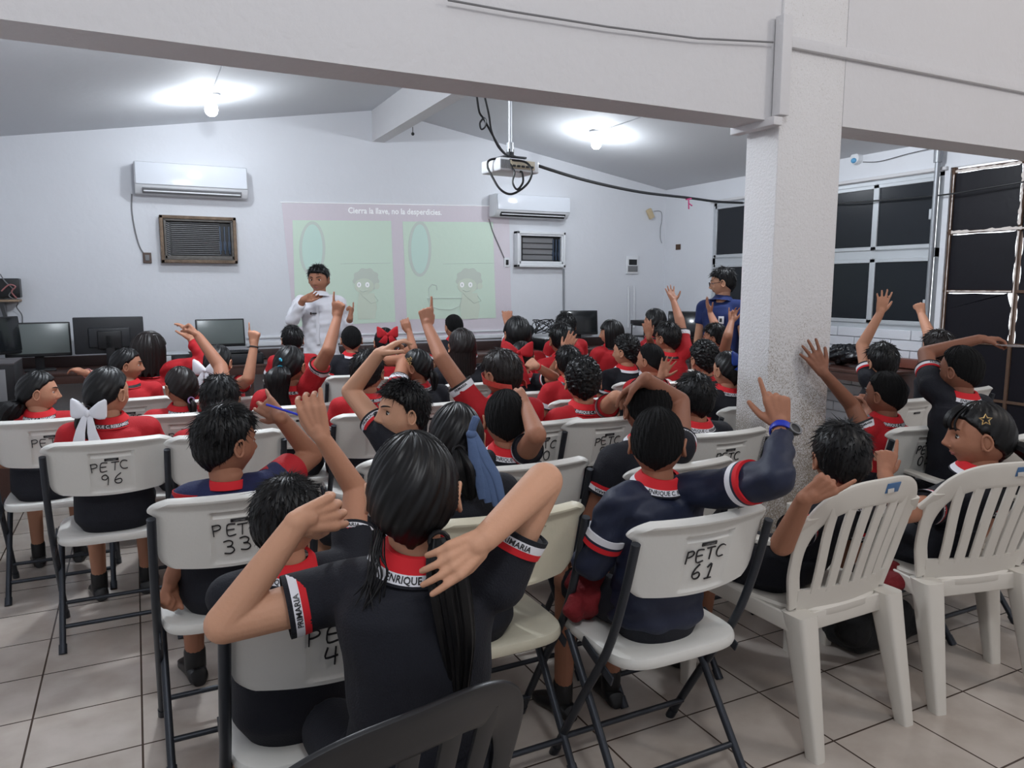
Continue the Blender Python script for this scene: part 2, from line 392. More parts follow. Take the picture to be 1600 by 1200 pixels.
# window_1
m = MB(); X = XR+.03; ax = .045
def bar(mb, y0, z0, y1, z1, t=.05, dx=.04, x=X):
    if abs(y1-y0) > abs(z1-z0): mb.rbox((x, (y0+y1)/2, z0), (dx, abs(y1-y0), t), .004, seg=1)
    else: mb.rbox((x, y0, (z0+z1)/2), (dx, t, abs(z1-z0)), .004, seg=1)
win = emptyL('window_1', (XR, (WY0+WY1)/2, WZ0), kind='structure')
def rel(mb, o): return mb.xform(Matrix.Translation(-V(o.location)))
ymul = [4.93, 5.72, 6.45]
m = MB()
for z, t in ((WZ0+.025, .05), (1.79, .085), (WZ1-.02, .04)): bar(m, WY0, z, WY1, z, t)
for y in (WY0+.025, WY1-.025, 5.72): bar(m, y, WZ0, y, WZ1, .055)
put('window_frame', rel(m, win), M_ALU, win)
for zz0, zz1 in ((WZ0+.05, 1.75), (1.83, WZ1-.04)):
    for y0, y1 in ((WY0+.05, 4.93), (4.93, 5.69), (5.75, 6.45), (6.45, WY1-.05)):
        s_ = MB(); dx = .015 if y0 < 4.5 or (6 < y0 < 6.5) else 0
        for z in (zz0+.018, zz1-.018): bar(s_, y0, z, y1, z, .036, .025, X-.02-dx)
        for y in (y0+.018, y1-.018): bar(s_, y, zz0, y, zz1, .036, .025, X-.02-dx)
        so = put('sash', rel(s_, win), M_ALU, win)
        put('pane', rel(MB().box((X-.015-dx, (y0+y1)/2, (zz0+zz1)/2), (.006, y1-y0-.05, zz1-zz0-.05)), win), M_DARKP, so)
for z in (1.33, 2.12): put('latch', rel(MB().rbox((X-.055, WY0+.085, z), (.02, .03, .09), .004), win), M_ALU, win)
put('window_sill', rel(MB().rbox((XR-.01, (WY0+WY1)/2, WZ1+.02), (.05, WY1-WY0+.06, .03), .005), win), M_BEAM, win)
# door_1: steel frame glazed with blacked-out panes, torn film letting daylight in at the edges
door = emptyL('door_1', (XR, (DY0+DY1)/2, 0), kind='structure')
m = MB(); X = XR+.03
ys = [DY1-.02, 3.62, 3.08, 2.54, DY0+.02]; zs = [.03, .55, 1.02, 1.45, 1.95, DZ1-.03]
for y in ys: m.rbox((X, y, DZ1/2), (.04, .028, DZ1), .003, seg=1)
for z in zs: m.rbox((X, (DY0+DY1)/2, z), (.036, DY1-DY0, .024), .003, seg=1)
df = put('door_frame', rel(m, door), M_RUST, door)
rg = np.random.default_rng(5)
for i in range(4):
    for j in range(5):
        y1, y0, z0, z1 = ys[i]-.014, ys[i+1]+.014, zs[j]+.012, zs[j+1]-.012
        # torn outline pane
        torn = (i == 0 and j in (2, 3, 4)) or (i == 1 and j in (2, 3))
        pts = []; N = 14
        for e in range(4):
            for q in range(N):
                t = q/N; yy, zz = [(y0+(y1-y0)*t, z0), (y1, z0+(z1-z0)*t), (y1-(y1-y0)*t, z1), (y0, z1-(z1-z0)*t)][e]
                ins = 0
                if torn:
                    near = {0: e in (3,), 1: e == 1}.get(i, False)
                    if near: ins = .006+.010*abs(math.sin(t*7+j*2))+rg.random()*.003
                    if i == 0 and e == 2: ins = max(ins, .004+.006*abs(math.sin(t*5+1)))
                    if i == 0 and j == 2 and e == 3 and t < .3: ins += .03*(1-t/.3)
                yy += {1: -ins, 3: ins}.get(e, 0); zz += {0: ins, 2: -ins}.get(e, 0)
                pts.append((yy, zz))
        n = len(pts); p = MB(); p.add([(X-.004, a, b_) for a, b_ in pts]+[(X+.002, a, b_) for a, b_ in pts], [tuple(range(n)), tuple(range(2*n-1, n-1, -1))]+[(q, q+n, (q+1) % n+n, (q+1) % n) for q in range(n)])
        put('pane', rel(p, door), M_DOORR if (i, j) == (1, 4) else M_DOORP, door)
# peeling paint along the frame edges
m = MB()
def flake(path, w0, x=XR+.004):
    a, b_ = [], []
    for q, (y, z) in enumerate(path):
        ww = w0*(.4+rg.random()); d = (1, 0) if abs(path[-1][0]-path[0][0]) < abs(path[-1][1]-path[0][1]) else (0, 1)
        a.append((x, y+d[0]*ww, z+d[1]*ww)); b_.append((x, y-d[0]*ww*.5, z-d[1]*ww*.5))
    n = len(path); m.add(a+b_+[(p[0]+.004, p[1], p[2]) for p in a+b_], [(i, i+1, n+i+1, n+i) for i in range(n-1)]+[(2*n+i, 3*n+i, 3*n+i+1, 2*n+i+1) for i in range(n-1)])
for (y0, z0), (y1, z1), w0 in (((4.18, 2.46), (3.64, 2.46), .012), ((3.62, 2.45), (3.62, 1.98), .014), ((4.18, 1.95), (3.60, 1.95), .016), ((4.19, 2.44), (4.19, 1.98), .006), ((3.62, 1.93), (3.62, 1.1), .007), ((4.19, 1.93), (4.19, 1.1), .004), ((3.6, 1.95), (3.1, 1.95), .007), ((4.18, 1.45), (3.64, 1.45), .006)):
    flake([(y0+(y1-y0)*t, z0+(z1-z0)*t) for t in np.linspace(0, 1, 26)], w0)
put('peeling_paint', rel(m, door), M_PEEL, door)
# near-side conduit trunking on the beam
mb = MB().rbox(((2.53+XR)/2, PY0-.012, 2.515), (XR-2.53, .024, .045), .003); 
o = put('cable_trunking', mb, M_BEAM); tag(o, 'long white plastic trunking running right along the beam wall above the pillar', 'trunking')
mb = MB().rbox((2.485, PY0-.02, 2.41), (.055, .045, .40), .003); mb.rbox((2.455, PY0+.09, 2.185), (.05, .26, .035), .003)
o = put('cable_trunking', mb, M_BEAM); tag(o, 'short upright white trunking at the corner where beam meets pillar', 'trunking')
mb = MB().tube([on(700, 0, 1, 2.435), on(800, 18, 1, 2.435), on(950, 42, 1, 2.435), on(1090, 60, 1, 2.435), on(1208, 66, 1, 2.435)], .004, 8)
o = put('surface_cable', mb, M_GREY); tag(o, 'thin grey cable running down across the beam face to the trunking', 'cable')

# ------------------------------------------------------------------ two lamps in their holders, then the added unseen lights
for i, (p, c, e) in enumerate(BULBS_AND_ADDED):
    if i < 2:
        r_ = emptyL('ceiling_bulb', (p.x, p.y, p.z), label=['lit white bulb in a round holder on the left ceiling slope', 'lit white bulb in a round holder on the right ceiling slope'][i], cat='light bulb')
        n_ = V((-SL if p.x > RIDGE_X else SL, 0, 1))
        put('ceiling_plate', MB().lathe([(.0, .002), (.075, .002), (.075, -.012), (.05, -.022), (.0, -.022)], n=32), M_WHPL, r_)
        put('socket', MB().lathe([(.0, -.02), (.022, -.02), (.024, -.05), (.03, -.075), (.0, -.08)], n=24), M_WHPL, r_)
        em = mat('glowing_bulb', (255, 255, 255), .3, emit=(235, 243, 255), es=14)
        put('bulb', MB().lathe([(.0, -.172), (.028, -.168), (.046, -.15), (.053, -.12), (.05, -.09), (.036, -.072), (.0, -.07)], n=32), em, r_)
        lamp('bulb_or_added_light', (p.x, p.y, p.z-.24), e, c, .055)
        cp = MB().tube([(p.x, p.y, p.z-.006), (p.x+.0, 2.7, p.z-.006)], .006, 8)
        o = put('ceiling_conduit', cp, M_CEIL); tag(o, ['thin white conduit leading from the left ceiling bulb to the beam', 'thin white conduit leading from the right ceiling bulb to the beam'][i], 'conduit')
    else:
        lamp('bulb_or_added_light', p, e, c, .08 if i < 4 else .25)  # added light out of view
# ------------------------------------------------------------------ split air conditioners
def split_ac(cx, z0, z1, w, lab, openv):
    h = z1-z0; r_ = emptyL('split_air_conditioner', (cx, YB, (z0+z1)/2), label=lab, cat='air conditioner', group=None)
    prof = [(-.002, h/2), (-.17, h/2), (-.195, h/2-.02), (-.215, -h*.18), (-.21, -h*.28), (-.15, -h/2), (-.002, -h/2)]
    m = MB(); rg_ = []
    for x in (-w/2, -w/2+.012, w/2-.012, w/2):
        k = 1 if abs(x) < w/2-.001 else .965
        rg_.append(np.array([(x, y*k, z*k) for y, z in prof]))
    m.rings(rg_); put('casing', m, M_WHPL, r_)
    put('front_panel', MB().rbox((0, -.213, h*.12), (w*.985, .012, h*.70), .006, R=Matrix.Rotation(-.085, 3, 'X')), mat('glossy_white_panel', (222, 226, 233), .12), r_)
    sl = MB().rbox((0, -.184, -h*.385), (w*.86, .012, h*.14), .004, R=Matrix.Rotation(-.55+(.0 if not openv else -.5), 3, 'X'))
    put('air_outlet', MB().rbox((0, -.172, -h*.37), (w*.88, .06, h*.16), .004, R=Matrix.Rotation(-.85, 3, 'X')), M_BLACK if openv else M_GREY, r_)
    put('louvre', sl, M_WHPL, r_)
    return r_
a, b_ = on(208, 250, 1, YB-.2), on(388, 311, 1, YB-.2)
split_ac((a.x+b_.x)/2, b_.z+.01, a.z-.0, b_.x-a.x, 'white split air conditioner high on the back wall, left one', False)
a, b_ = on(777, 297, 1, YB-.2), on(889, 342, 1, YB-.2)
split_ac((a.x+b_.x)/2, b_.z, a.z-.03, b_.x-a.x+.02, 'white split air conditioner right of the projected slide, vent open', True)
# window air conditioners
M_OLDF = mat('dirty_cracked_frame', (118, 100, 84), .8, var=.75, vscale=14, bump=.6, scale=50)
def window_ac(p0, p1, lab, rusty):
    a, b_ = on(*p0, 1, YB-.05), on(*p1, 1, YB-.05); w = b_.x-a.x; h = a.z-b_.z; c = V(((a.x+b_.x)/2, YB, (a.z+b_.z)/2))
    r_ = emptyL('window_air_conditioner', c, label=lab, cat='air conditioner')
    m = MB()
    for z in (h/2-.015, -h/2+.015): m.rbox((0, -.045, z), (w, .10, .03), .004)
    for x in (w/2-.015, -w/2+.015): m.rbox((x, -.045, 0), (.03, .10, h), .004)
    put('frame', m, M_OLDF if rusty else M_WHPL, r_)
    m = MB()
    for z in (h/2-.04, -h/2+.05): m.rbox((0, -.055, z), (w-.06, .05, .022 if z > 0 else .04), .003)
    for x in (w/2-.04, -w/2+.045): m.rbox((x, -.055, 0), (.02, .05, h-.08), .003)
    put('inner_frame', m, mat('tarnished_frame', (96, 92, 88), .6, var=.5, vscale=30) if rusty else M_WHPL, r_)
    put('casing', MB().box((0, -.012, 0), (w-.06, .02, h-.06)), M_BLACK, r_)
    m = MB(); gx0, gx1 = -w/2+.10, w/2-.22*w
    for i in range(17 if rusty else 5): 
        z = -h/2+.085+(h-.15)*i/(16 if rusty else 4); m.box(((gx0+gx1)/2, -.038, z), (gx1-gx0, .02, .006))
    put('grille', m, M_GREY if rusty else M_BLACK, r_)
    if not rusty: put('filter', MB().box(((gx0+gx1)/2, -.03, 0), (gx1-gx0, .008, h-.13)), M_GREY, r_)
    m = MB()
    for i in range(16):
        z = -h/2+.08+(h-.15)*i/15; m.box((gx0-.03, -.04, z), (.03, .014, .008), R=Matrix.Rotation(.5, 3, 'Y'))
    put('side_louvres', m, M_GREY, r_)
    m = MB()
    for i in range(3): m.rbox((w/2-.15+i*.042, -.035, .0), (.012, .03, h*.6), .003)
    for i in range(3): m.rbox((w/2-.15+i*.042, -.03, -h*.12), (.026, .02, .09 if rusty else .05), .003)
    put('control_panel', m, mat('blue_grey_plastic', (62, 76, 96), .4), r_)
window_ac((248, 336), (371, 412), 'old rusty-framed window air conditioner below the left split unit', True)
window_ac((806, 361), (881, 418), 'window air conditioner with white frame under the right split unit', False)
# wall boxes and wires
def wire(pts, r, m, lab, cat='cable', name='hanging_wire', n=6):
    o = put(name, MB().tube(smooth_line([tuple(p) for p in pts], 5), r, n), m); return tag(o, lab, cat)
def bw(px, py, off=.01): return on(px, py, 1, YB-off)
wire([bw(206, 303), bw(206, 330), bw(211, 360), bw(218, 385), bw(226, 398)], .006, M_GREY, 'two-strand grey wire hanging from the left split unit to a socket box')
wire([bw(764, 342), bw(770, 362), bw(780, 385), bw(790, 408)], .007, M_GREY, 'grey cord hanging from the right split unit to its socket')
def wallbox(px, py, w, h, m, lab, cat, name, inner=None):
    c = on(px, py, 1, YB); r_ = emptyL(name, c, label=lab, cat=cat)
    put('plate', MB().rbox((0, -.012, 0), (w, .024, h), .004), m, r_)
    if inner: put('outlet', MB().rbox((0, -.026, 0), (w*.5, .012, h*.55), .004), inner, r_)
    return r_
wallbox(230, 403, .075, .10, mat('brown_box', (96, 80, 72), .7, var=.4, vscale=40), 'small open metal socket box left of the rusty window unit', 'socket', 'socket_box', M_GREY)
wallbox(791, 410, .07, .11, M_WHPL, 'small white socket plate beside the projected slide', 'socket', 'socket_box', M_BLACK)
r_ = wallbox(987, 414, .19, .23, M_WHPL, 'square grey-white breaker box on the back wall near the corner', 'breaker box', 'breaker_box')
put('breaker_window', MB().rbox((0, -.027, .035), (.12, .012, .07), .003), M_BLACK, r_); put('breaker_cover', MB().rbox((0, -.027, -.05), (.15, .008, .075), .003), M_GREY, r_)
o = put('conduit_pipe', MB().tube([bw(881, 420, .02), bw(881, 492, .02)], .011, 10), M_CONDUIT); tag(o, 'thin grey conduit dropping from the right window unit to the counter', 'conduit')
for x_, lab in ((982, 'left one of two white conduits on the back wall behind the printer'), (991, 'right one of two white conduits on the back wall behind the printer')):
    o = put('conduit_pipe', MB().tube([bw(x_, 447, .02), bw(x_, 512, .02)], .014, 10), M_WHPL); tag(o, lab, 'conduit')
c = on(1016, 334, 1, YB-.03); o = put('detector', MB().rbox((0, 0, 0), (.07, .05, .13), .012, R=Matrix.Rotation(-.5, 3, 'Y')).xform(Matrix.Translation(c)), mat('aged_cream', (206, 186, 150), .5)); tag(o, 'small cream sensor dangling on the back wall by the corner', 'sensor')
wire([bw(1022, 330), bw(1033, 331), bw(1034, 345), bw(1032, 356), bw(1032, 372), bw(1034, 380)], .0035, M_GREY, 'thin loose wire below the cream sensor in the corner')
c = on(1060, 386, 0, XR); o = put('socket_box', MB().rbox((0, 0, 0), (.02, .09, .07), .003).xform(Matrix.Translation(c)), M_RUST); tag(o, 'little rusty junction box on the right wall beside the far window', 'socket')
c = on(1338, 248, 0, XR-.03); r_ = emptyL('wall_lamp', c, label='small white wall fixture with blue dot above the window', cat='lamp fixture')
put('base', MB().lathe([(.0, -.04), (.05, -.03), (.055, .03), (.0, .04)], n=20).xform(Matrix.Rotation(math.pi/2, 4, 'Y')), M_WHPL, r_); put('blue_cap', MB().ell((-.035, .0, -.02), (.02, .03, .025)), mat('light_blue_plastic', (92, 160, 205), .4), r_)
wire([on(1348, 253, 0, XR-.02), on(1375, 252, 0, XR-.02), on(1420, 240, 0, XR-.02), on(1460, 231, 0, XR-.03)], .003, M_BLACK, 'thin dark wire from the small wall fixture to the steel conduit')
# steel conduit in front of the window
cx, cy = XR-.07, on(1462, 300, 0, XR-.07).y
pp = MB().tube([(cx, cy, .78), (cx, cy, 2.62)], .022, 12); pp.lathe([(0, 2.55), (.034, 2.55), (.036, 2.62), (.034, 2.74), (0, 2.745)], c=(cx, cy, 0), n=14)
pp.tube([(cx, cy, 2.70), (cx-.3, cy-.95, 2.70), (cx-.35, PY1+.0, 2.72)], .02, 12)
o = put('conduit_pipe', pp, M_CONDUIT); tag(o, 'galvanised steel conduit rising in front of the right window with an elbow', 'conduit')
# cable sagging from the projector to the right wall, on to the door
PJ = P(797, 262, 5.0)
c0 = P(800, 244, 5.0); pts = [c0, P(850, 262, 5.1), P(920, 283, 5.4), P(1000, 300, 5.9), P(1075, 309, 6.5), P(1120, 315, 6.9), P(1160, 317, 7.2)]
wire(pts, .011, M_BLACK, 'long black cable sagging from the projector to the right window')
wire([on(1160, 317, 0, XR-.06)] + [on(a, b_, 0, XR-.06) for a, b_ in ((1290, 318), (1363, 314), (1470, 305), (1540, 294), (1600, 284))], .007, M_BLACK, 'thin black cable crossing the window and the dark door at the right')
tagp = P(1076, 312, 6.5); m = MB()
for a, b_ in (((-.03, 0, .0), (.03, 0, .01)), ((0, 0, 0), (.005, 0, -.08)), ((0, 0, -.03), (.04, 0, -.05))): m.tube([tagp+V(a), tagp+V(b_)], .006, 6)
o = put('plastic_tie', m, mat('magenta_tape', (150, 40, 90), .6)); tag(o, 'small magenta tie knotted round the sagging black cable', 'tie')
# ------------------------------------------------------------------ ceiling projector
r_ = emptyL('projector', (PJ.x, PJ.y, PJ.z), rz=.1, label='white ceiling projector tangled in black cables above the pupils', cat='projector')
m = MB().rbox((0, 0, 0), (.31, .24, .085), .012); put('casing', m, M_WHPL, r_)
m = MB().rbox((0.02, -.122, 0.003), (.19, .01, .055), .003); put('connector_panel', m, mat('beige_plastic', (196, 184, 160), .5), r_)
m = MB()
for i in range(5): m.rbox((-.05+i*.035, -.129, -.008), (.022, .012, .013), .002)
put('port', m, M_BLACK, r_)
m = MB()
for i in range(7): m.box((-.145+i*.011, -.1215, 0), (.005, .006, .055))
put('vent', m, M_GREY, r_)
put('lens', MB().lathe([(0, 0), (.035, 0), (.035, .03), (.028, .03), (.026, .02), (0, .02)], n=24).xform(Matrix.Translation((.08, .115, 0)) @ Matrix.Rotation(-math.pi/2, 4, 'X')), M_BLACK, r_)
zc = ceil_z(PJ.x)-PJ.z
put('mount_bracket', MB().rbox((0, 0, .06), (.17, .15, .012), .003).rbox((0, 0, .09), (.04, .04, .06), .004), M_DKPL, r_)
put('mount_pole', MB().tube([(0, 0, .1), (0, 0, .16)], .024, 14).tube([(0, 0, .14), (0, 0, zc*.82)], .013, 14).tube([(0, 0, zc*.8), (0, 0, zc-.005)], .008, 10), M_ALU, r_)
put('ceiling_flange', MB().lathe([(0, 0), (.05, 0), (.05, .008), (0, .008)], c=(0, 0, zc-.012), n=20), M_ALU, r_)
Q = lambda x_, y_, dd=4.86: P(x_, y_, dd)
wire([Q(762, 262), Q(763, 252), Q(775, 248), Q(800, 250), Q(822, 254), Q(831, 268), Q(825, 286), Q(808, 300), Q(794, 303), Q(780, 294), Q(768, 274), Q(762, 262)], .0075, M_BLACK, 'big black cable loop hanging round the projector')
wire([Q(795, 250), Q(800, 262), Q(804, 270), Q(801, 285), Q(808, 296), Q(817, 285), Q(816, 270), Q(812, 268)], .007, M_BLACK, 'smaller black cable loop under the projector ports')
wire([P(745, 150, 4.7), P(749, 175, 4.75), P(756, 186, 4.8), P(768, 208, 4.85), P(782, 232, 4.88), P(797, 248, 4.9)], .007, M_BLACK, 'left black cable coming down from the ceiling to the projector')
wire([P(757, 150, 4.7), P(764, 180, 4.75), P(768, 205, 4.8), P(779, 230, 4.85), P(795, 246, 4.88)], .007, M_BLACK, 'right black cable coming down from the ceiling to the projector')
wire([P(756, 184, 4.78), P(750, 192, 4.78), P(752, 202, 4.78), P(758, 198, 4.78), P(759, 188, 4.78), P(756, 184, 4.78)], .006, M_BLACK, 'little knot loop of black cable above the projector')
c = on(645, 207, 0, 2.52); o = put('hook', MB().tube([(c.x, c.y, 3.03), (c.x, c.y, 2.98)], .004, 6).ell((c.x, c.y, 2.965), (.016,)*3), M_BLACK); tag(o, 'tiny dark hook hanging under the ridge beam', 'hook')
# ------------------------------------------------------------------ projected slide: projector light painted into thin coloured wall panels
sl = emptyL('painted_slide', (0, 0, 0), label='pale projected slide of a boy at a washbasin, painted as back wall panels', cat='projection')
def quad(pts, off, m, name, parent=None):
    v = [on(a, b_, 1, YB-off) for a, b_ in pts]; n = len(v)
    m_ = MB().add([tuple(p) for p in v]+[(p.x, p.y+.0015, p.z) for p in v], [tuple(range(n)), tuple(range(2*n-1, n-1, -1))]+[(i, (i+1) % n, (i+1) % n+n, i+n) for i in range(n)]); return put(name, m_, m, parent or sl)
M_S0 = mat('slide_backdrop', (220, 212, 219), .65, bump=.2, scale=14); M_S1 = mat('slide_green', (214, 233, 216), .65, bump=.2, scale=14); M_S2 = mat('slide_mint', (206, 232, 221), .65)
M_S3 = mat('slide_line', (206, 217, 208), .7); M_S4 = mat('slide_pale_skin', (214, 225, 208), .7); M_S5 = mat('slide_white_glow', (246, 248, 250), .6, emit=(255, 255, 255), es=.12); M_S6 = mat('slide_hair', (204, 214, 202), .7)
quad([(440, 317), (770, 322), (795, 322), (800, 527), (462, 533)], .003, M_S0, 'slide_background')
put('slide_rule', MB().tube([on(438, 316, 1, YB-.005), on(775, 322, 1, YB-.005)], .004, 4), M_S5, sl)
q1 = [(457, 344), (611, 345), (618, 503), (462, 511)]; q2 = [(629, 346), (770, 347), (775, 497), (636, 499)]
quad(q1, .006, M_S1, 'left_picture'); quad(q2, .006, M_S1, 'right_picture')
p0, p1 = on(544, 330, 1, YB-.007), on(690, 333, 1, YB-.007); u = (p1-p0).normalized(); vv = V((0, 0, 1))
put('caption', flat_text('Cierra la llave, no la desperdicies.', tuple((p0+p1)/2), u, vv, .088, bold=True, width=(p1-p0).length), M_S5, sl)
def oval(cx, cy, rx, ry, off, m, name, ring=None, n=40):
    if ring: 
        pts = [on(cx+rx*math.cos(a), cy+ry*math.sin(a), 1, YB-off) for a in np.linspace(0, 2*math.pi, n)[:-1]]; return put(name, MB().tube(pts, ring, 5, closed=True), m, sl)
    return quad([(cx+rx*math.cos(a), cy+ry*math.sin(a)) for a in np.linspace(0, 2*math.pi, n)[:-1]], off, m, name)
for ox, oy, mx, k in ((0, 0, 488, 1), (146, -3, 656, .86)):
    oval(mx, 389, 17*k+3.5, 43.5, .0088, M_S3, 'mirror_rim'); oval(mx, 389, 17*k-1, 38.5, .0102, M_S2, 'mirror')
    bx = 572 if not ox else 733
    quad([(bx-11, 458), (bx+13, 458), (bx+17, 480), (bx+14, 498), (bx-12, 499), (bx-14, 480)], .009, M_S4, 'cartoon_body')
    quad([(bx+20*math.cos(a)*(1+.06*math.sin(a*9)), 437+18*math.sin(a)*(1+.06*math.sin(a*9))) for a in np.linspace(0, 6.283, 50)[:-1]], .0095, M_S6, 'cartoon_hair')
    oval(bx+17, 447, 4, 5, .0098, M_S4, 'cartoon_ear'); oval(bx-3, 447, 15, 12, .0105, M_S4, 'cartoon_face')
    for ex in (-11, 2): oval(bx+ex, 445, 3.2, 4, .0115, M_S5, 'cartoon_eye'); oval(bx+ex, 445, 1.2, 1.8, .0125, M_S3, 'cartoon_pupil')
    put('cartoon_mouth', MB().tube([on(a, b_, 1, YB-.012) for a, b_ in ((bx-10, 453), (bx-5, 456), (bx+2, 454))], .003, 4), M_S3, sl)
    put('cartoon_arm', MB().tube([on(a, b_, 1, YB-.0105) for a, b_ in ((bx+13, 462), (bx+19, 470), (bx+8, 474), (bx-6, 462), (bx-9, 458))], .0025, 4), M_S6, sl)
    put('tile_line', MB().tube([on(bx-40, 412, 1, YB-.0085), on(bx+(38 if not ox else 38), 411, 1, YB-.0085)], .002, 4), M_S3, sl)
put('tap', MB().tube([on(a, b_, 1, YB-.009) for a, b_ in ((671, 470), (670, 450), (675, 444), (682, 446), (683, 453))], .005, 5), M_S3, sl)
put('basin', MB().tube([on(a, b_, 1, YB-.009) for a, b_ in ((668, 466), (722, 466), (718, 478), (705, 484), (685, 483), (672, 478), (668, 466))], .004, 5), M_S3, sl)
# wall ledge
o = put('trim_6', MB().rbox((3.1, YB-.018, .90), (4.2, .036, .045), .004).rbox((3.1, YB-.012, .965), (4.2, .024, .02), .004), M_WHPL); o['kind'] = 'structure'
# ------------------------------------------------------------------ shelf with router at the left
c = on(0, 468, 1, YB-.12); r_ = emptyL('wall_shelf', (c.x, YB, c.z), label='small wooden wall shelf at the left edge holding a router', cat='shelf')
put('board', MB().rbox((-.02, -.12, -.01), (.34, .24, .02), .003), mat('tan_board', (150, 126, 104), .6), r_)
put('bracket', MB().add([(.0, -.005, -.02), (.0, -.22, -.02), (.0, -.005, -.17), (.03, -.005, -.02), (.03, -.22, -.02), (.03, -.005, -.17)], [(0, 1, 2), (5, 4, 3), (0, 3, 4, 1), (1, 4, 5, 2), (2, 5, 3, 0)]), M_GREY, r_)
o = put('network_router', MB().rbox((c.x+.03, YB-.1, c.z+.10), (.26, .14, .17), .01), M_BLACK); tag(o, 'black network router box on the small wall shelf', 'router')
wire([on(0, 428, 1, YB-.2), on(8, 440, 1, YB-.2), on(20, 452, 1, YB-.2), on(14, 462, 1, YB-.19), on(28, 472, 1, YB-.16), on(26, 480, 1, YB-.1), on(34, 492, 1, YB-.05), on(35, 505, 1, YB-.03)], .005, M_GREY, 'tangled thin wires trailing from the router down the wall')
wire([on(2, 455, 1, YB-.21), on(14, 445, 1, YB-.21), on(24, 448, 1, YB-.21), on(18, 456, 1, YB-.2), on(26, 466, 1, YB-.18)], .006, mat('pink_wire', (170, 110, 110), .5), 'short pinkish wire in front of the router')
# ------------------------------------------------------------------ people
def nrm(v): v = np.array(v, float); return v/(np.linalg.norm(v)+1e-12)
def perp(v, d): v = np.array(v, float); return nrm(v-d*(v@d))
aR, aF, aU, aC = np.array(cR), np.array(cF), np.array(cU), np.array(CAM)
hF = nrm([aF[0], aF[1], 0]); Z = np.array([0, 0, 1.])
def Pn(px, py, d): return np.array(P(px, py, d))
def reach(A, px, py, L, sgn):
    """point on the sight line of (px,py) at distance L from A; sgn +1 the far, -1 the near solution"""
    r = np.array(ray(px, py)); q = aC-A; a = r@r; b = 2*r@q; c = q@q-L*L; D = b*b-4*a*c
    t = (-b + (sgn*math.sqrt(D) if D > 0 else 0))/(2*a); p = aC+r*t
    d = p-A; l = np.linalg.norm(d)
    if l > L*1.3: p = A+d/l*L*1.3
    return p
def sstep(x, a, b): t = np.clip((x-a)/(b-a), 0, 1); return t*t*(3-2*t)

HN = {}
def head_grid(na, nl, child=True, mouth=0.0, plump=1.0):
    """head surface in head space: +y face, +z up, +x the person's right; returns (nl+1, na, 3)"""
    k = (na, nl, child, mouth, plump)
    if k in HN: return HN[k]
    az = np.arange(na)*2*math.pi/na; la = np.linspace(-math.pi/2+.02, math.pi/2-.02, nl+1)
    A, L = np.meshgrid(az, la); dx = np.cos(L)*np.sin(A); dy = np.cos(L)*np.cos(A); dz = np.sin(L)
    x = .0715*dx; y = .090*dy; z = np.where(dz > 0, .098*dz, .112*dz)
    y = np.where(y < 0, y*1.02, y)
    low = sstep(-z, .015, .11)
    x = x*(1-.30*low)*(1+.05*plump*np.exp(-((z+.045)/.03)**2))
    y = np.where(y < 0, y*(1-.38*sstep(-z, .03, .11)), y*(1-.06*low))
    f = sstep(dy, .2, .8)
    y = y - f*.006
    g = lambda cx, cz, sx, sz: np.exp(-((x-cx)/sx)**2-((z-cz)/sz)**2)
    nose = .017*g(0, -.026, .0105, .013)+.009*g(0, -.008, .008, .02)+.006*(g(.012, -.030, .007, .007)+g(-.012, -.030, .007, .007))
    eye = -.009*(g(.030, .002, .015, .011)+g(-.030, .002, .015, .011))
    brow = .004*(g(.030, .022, .02, .008)+g(-.030, .022, .02, .008))
    lips = .0065*g(0, -.054, .022, .010) - .004*g(0, -.054, .022, .0025+mouth) - (.012*g(0, -.054, .016, mouth) if mouth else 0)
    chin = .005*g(0, -.088, .022, .015)
    chk = .004*plump*(g(.038, -.034, .02, .02)+g(-.038, -.034, .02, .02))
    y = y + f*(nose+eye+brow+lips+chin+chk)
    G = np.stack([x, y, z], 2); HN[k] = G; return G
def grid_to_mb(G, mb, mi=0):
    return mb.rings([G[i] for i in range(G.shape[0])], mi)
def surf_y(G, x, z):
    """frontmost y of the head at x,z"""
    P_ = G.reshape(-1, 3); P_ = P_[P_[:, 1] > 0]; d = (P_[:, 0]-x)**2+(P_[:, 2]-z)**2; return P_[d.argmin(), 1]

def add_ear(mb, sx, mi=0):
    pts = []
    for i in range(15):
        a = math.pi*2*i/14; pts.append((sx*(.077+.006*math.cos(a)*0+.004*abs(math.sin(a))), -.006-.013*math.cos(a)+(.004 if math.sin(a) > 0 else -.001)*math.sin(a), -.010+.024*math.sin(a)))
    mb.tube(pts[:-1], .0042, 6, mi, closed=True)
    mb.ell((sx*.0755, -.006, -.010), (.0045, .0125, .0225), 12, 10, mi)
    mb.ell((sx*.0735, .003, -.030), (.005, .006, .007), 8, 6, mi)

def build_head(q, M, s):
    """returns (skin MB, feature list) in world space"""
    G = head_grid(q['na'], q['nl'], True, q.get('mouth', 0), q.get('plump', 1))
    mb = MB(); grid_to_mb(G, mb); add_ear(mb, 1); add_ear(mb, -1); mb.xform(M)
    return mb, G

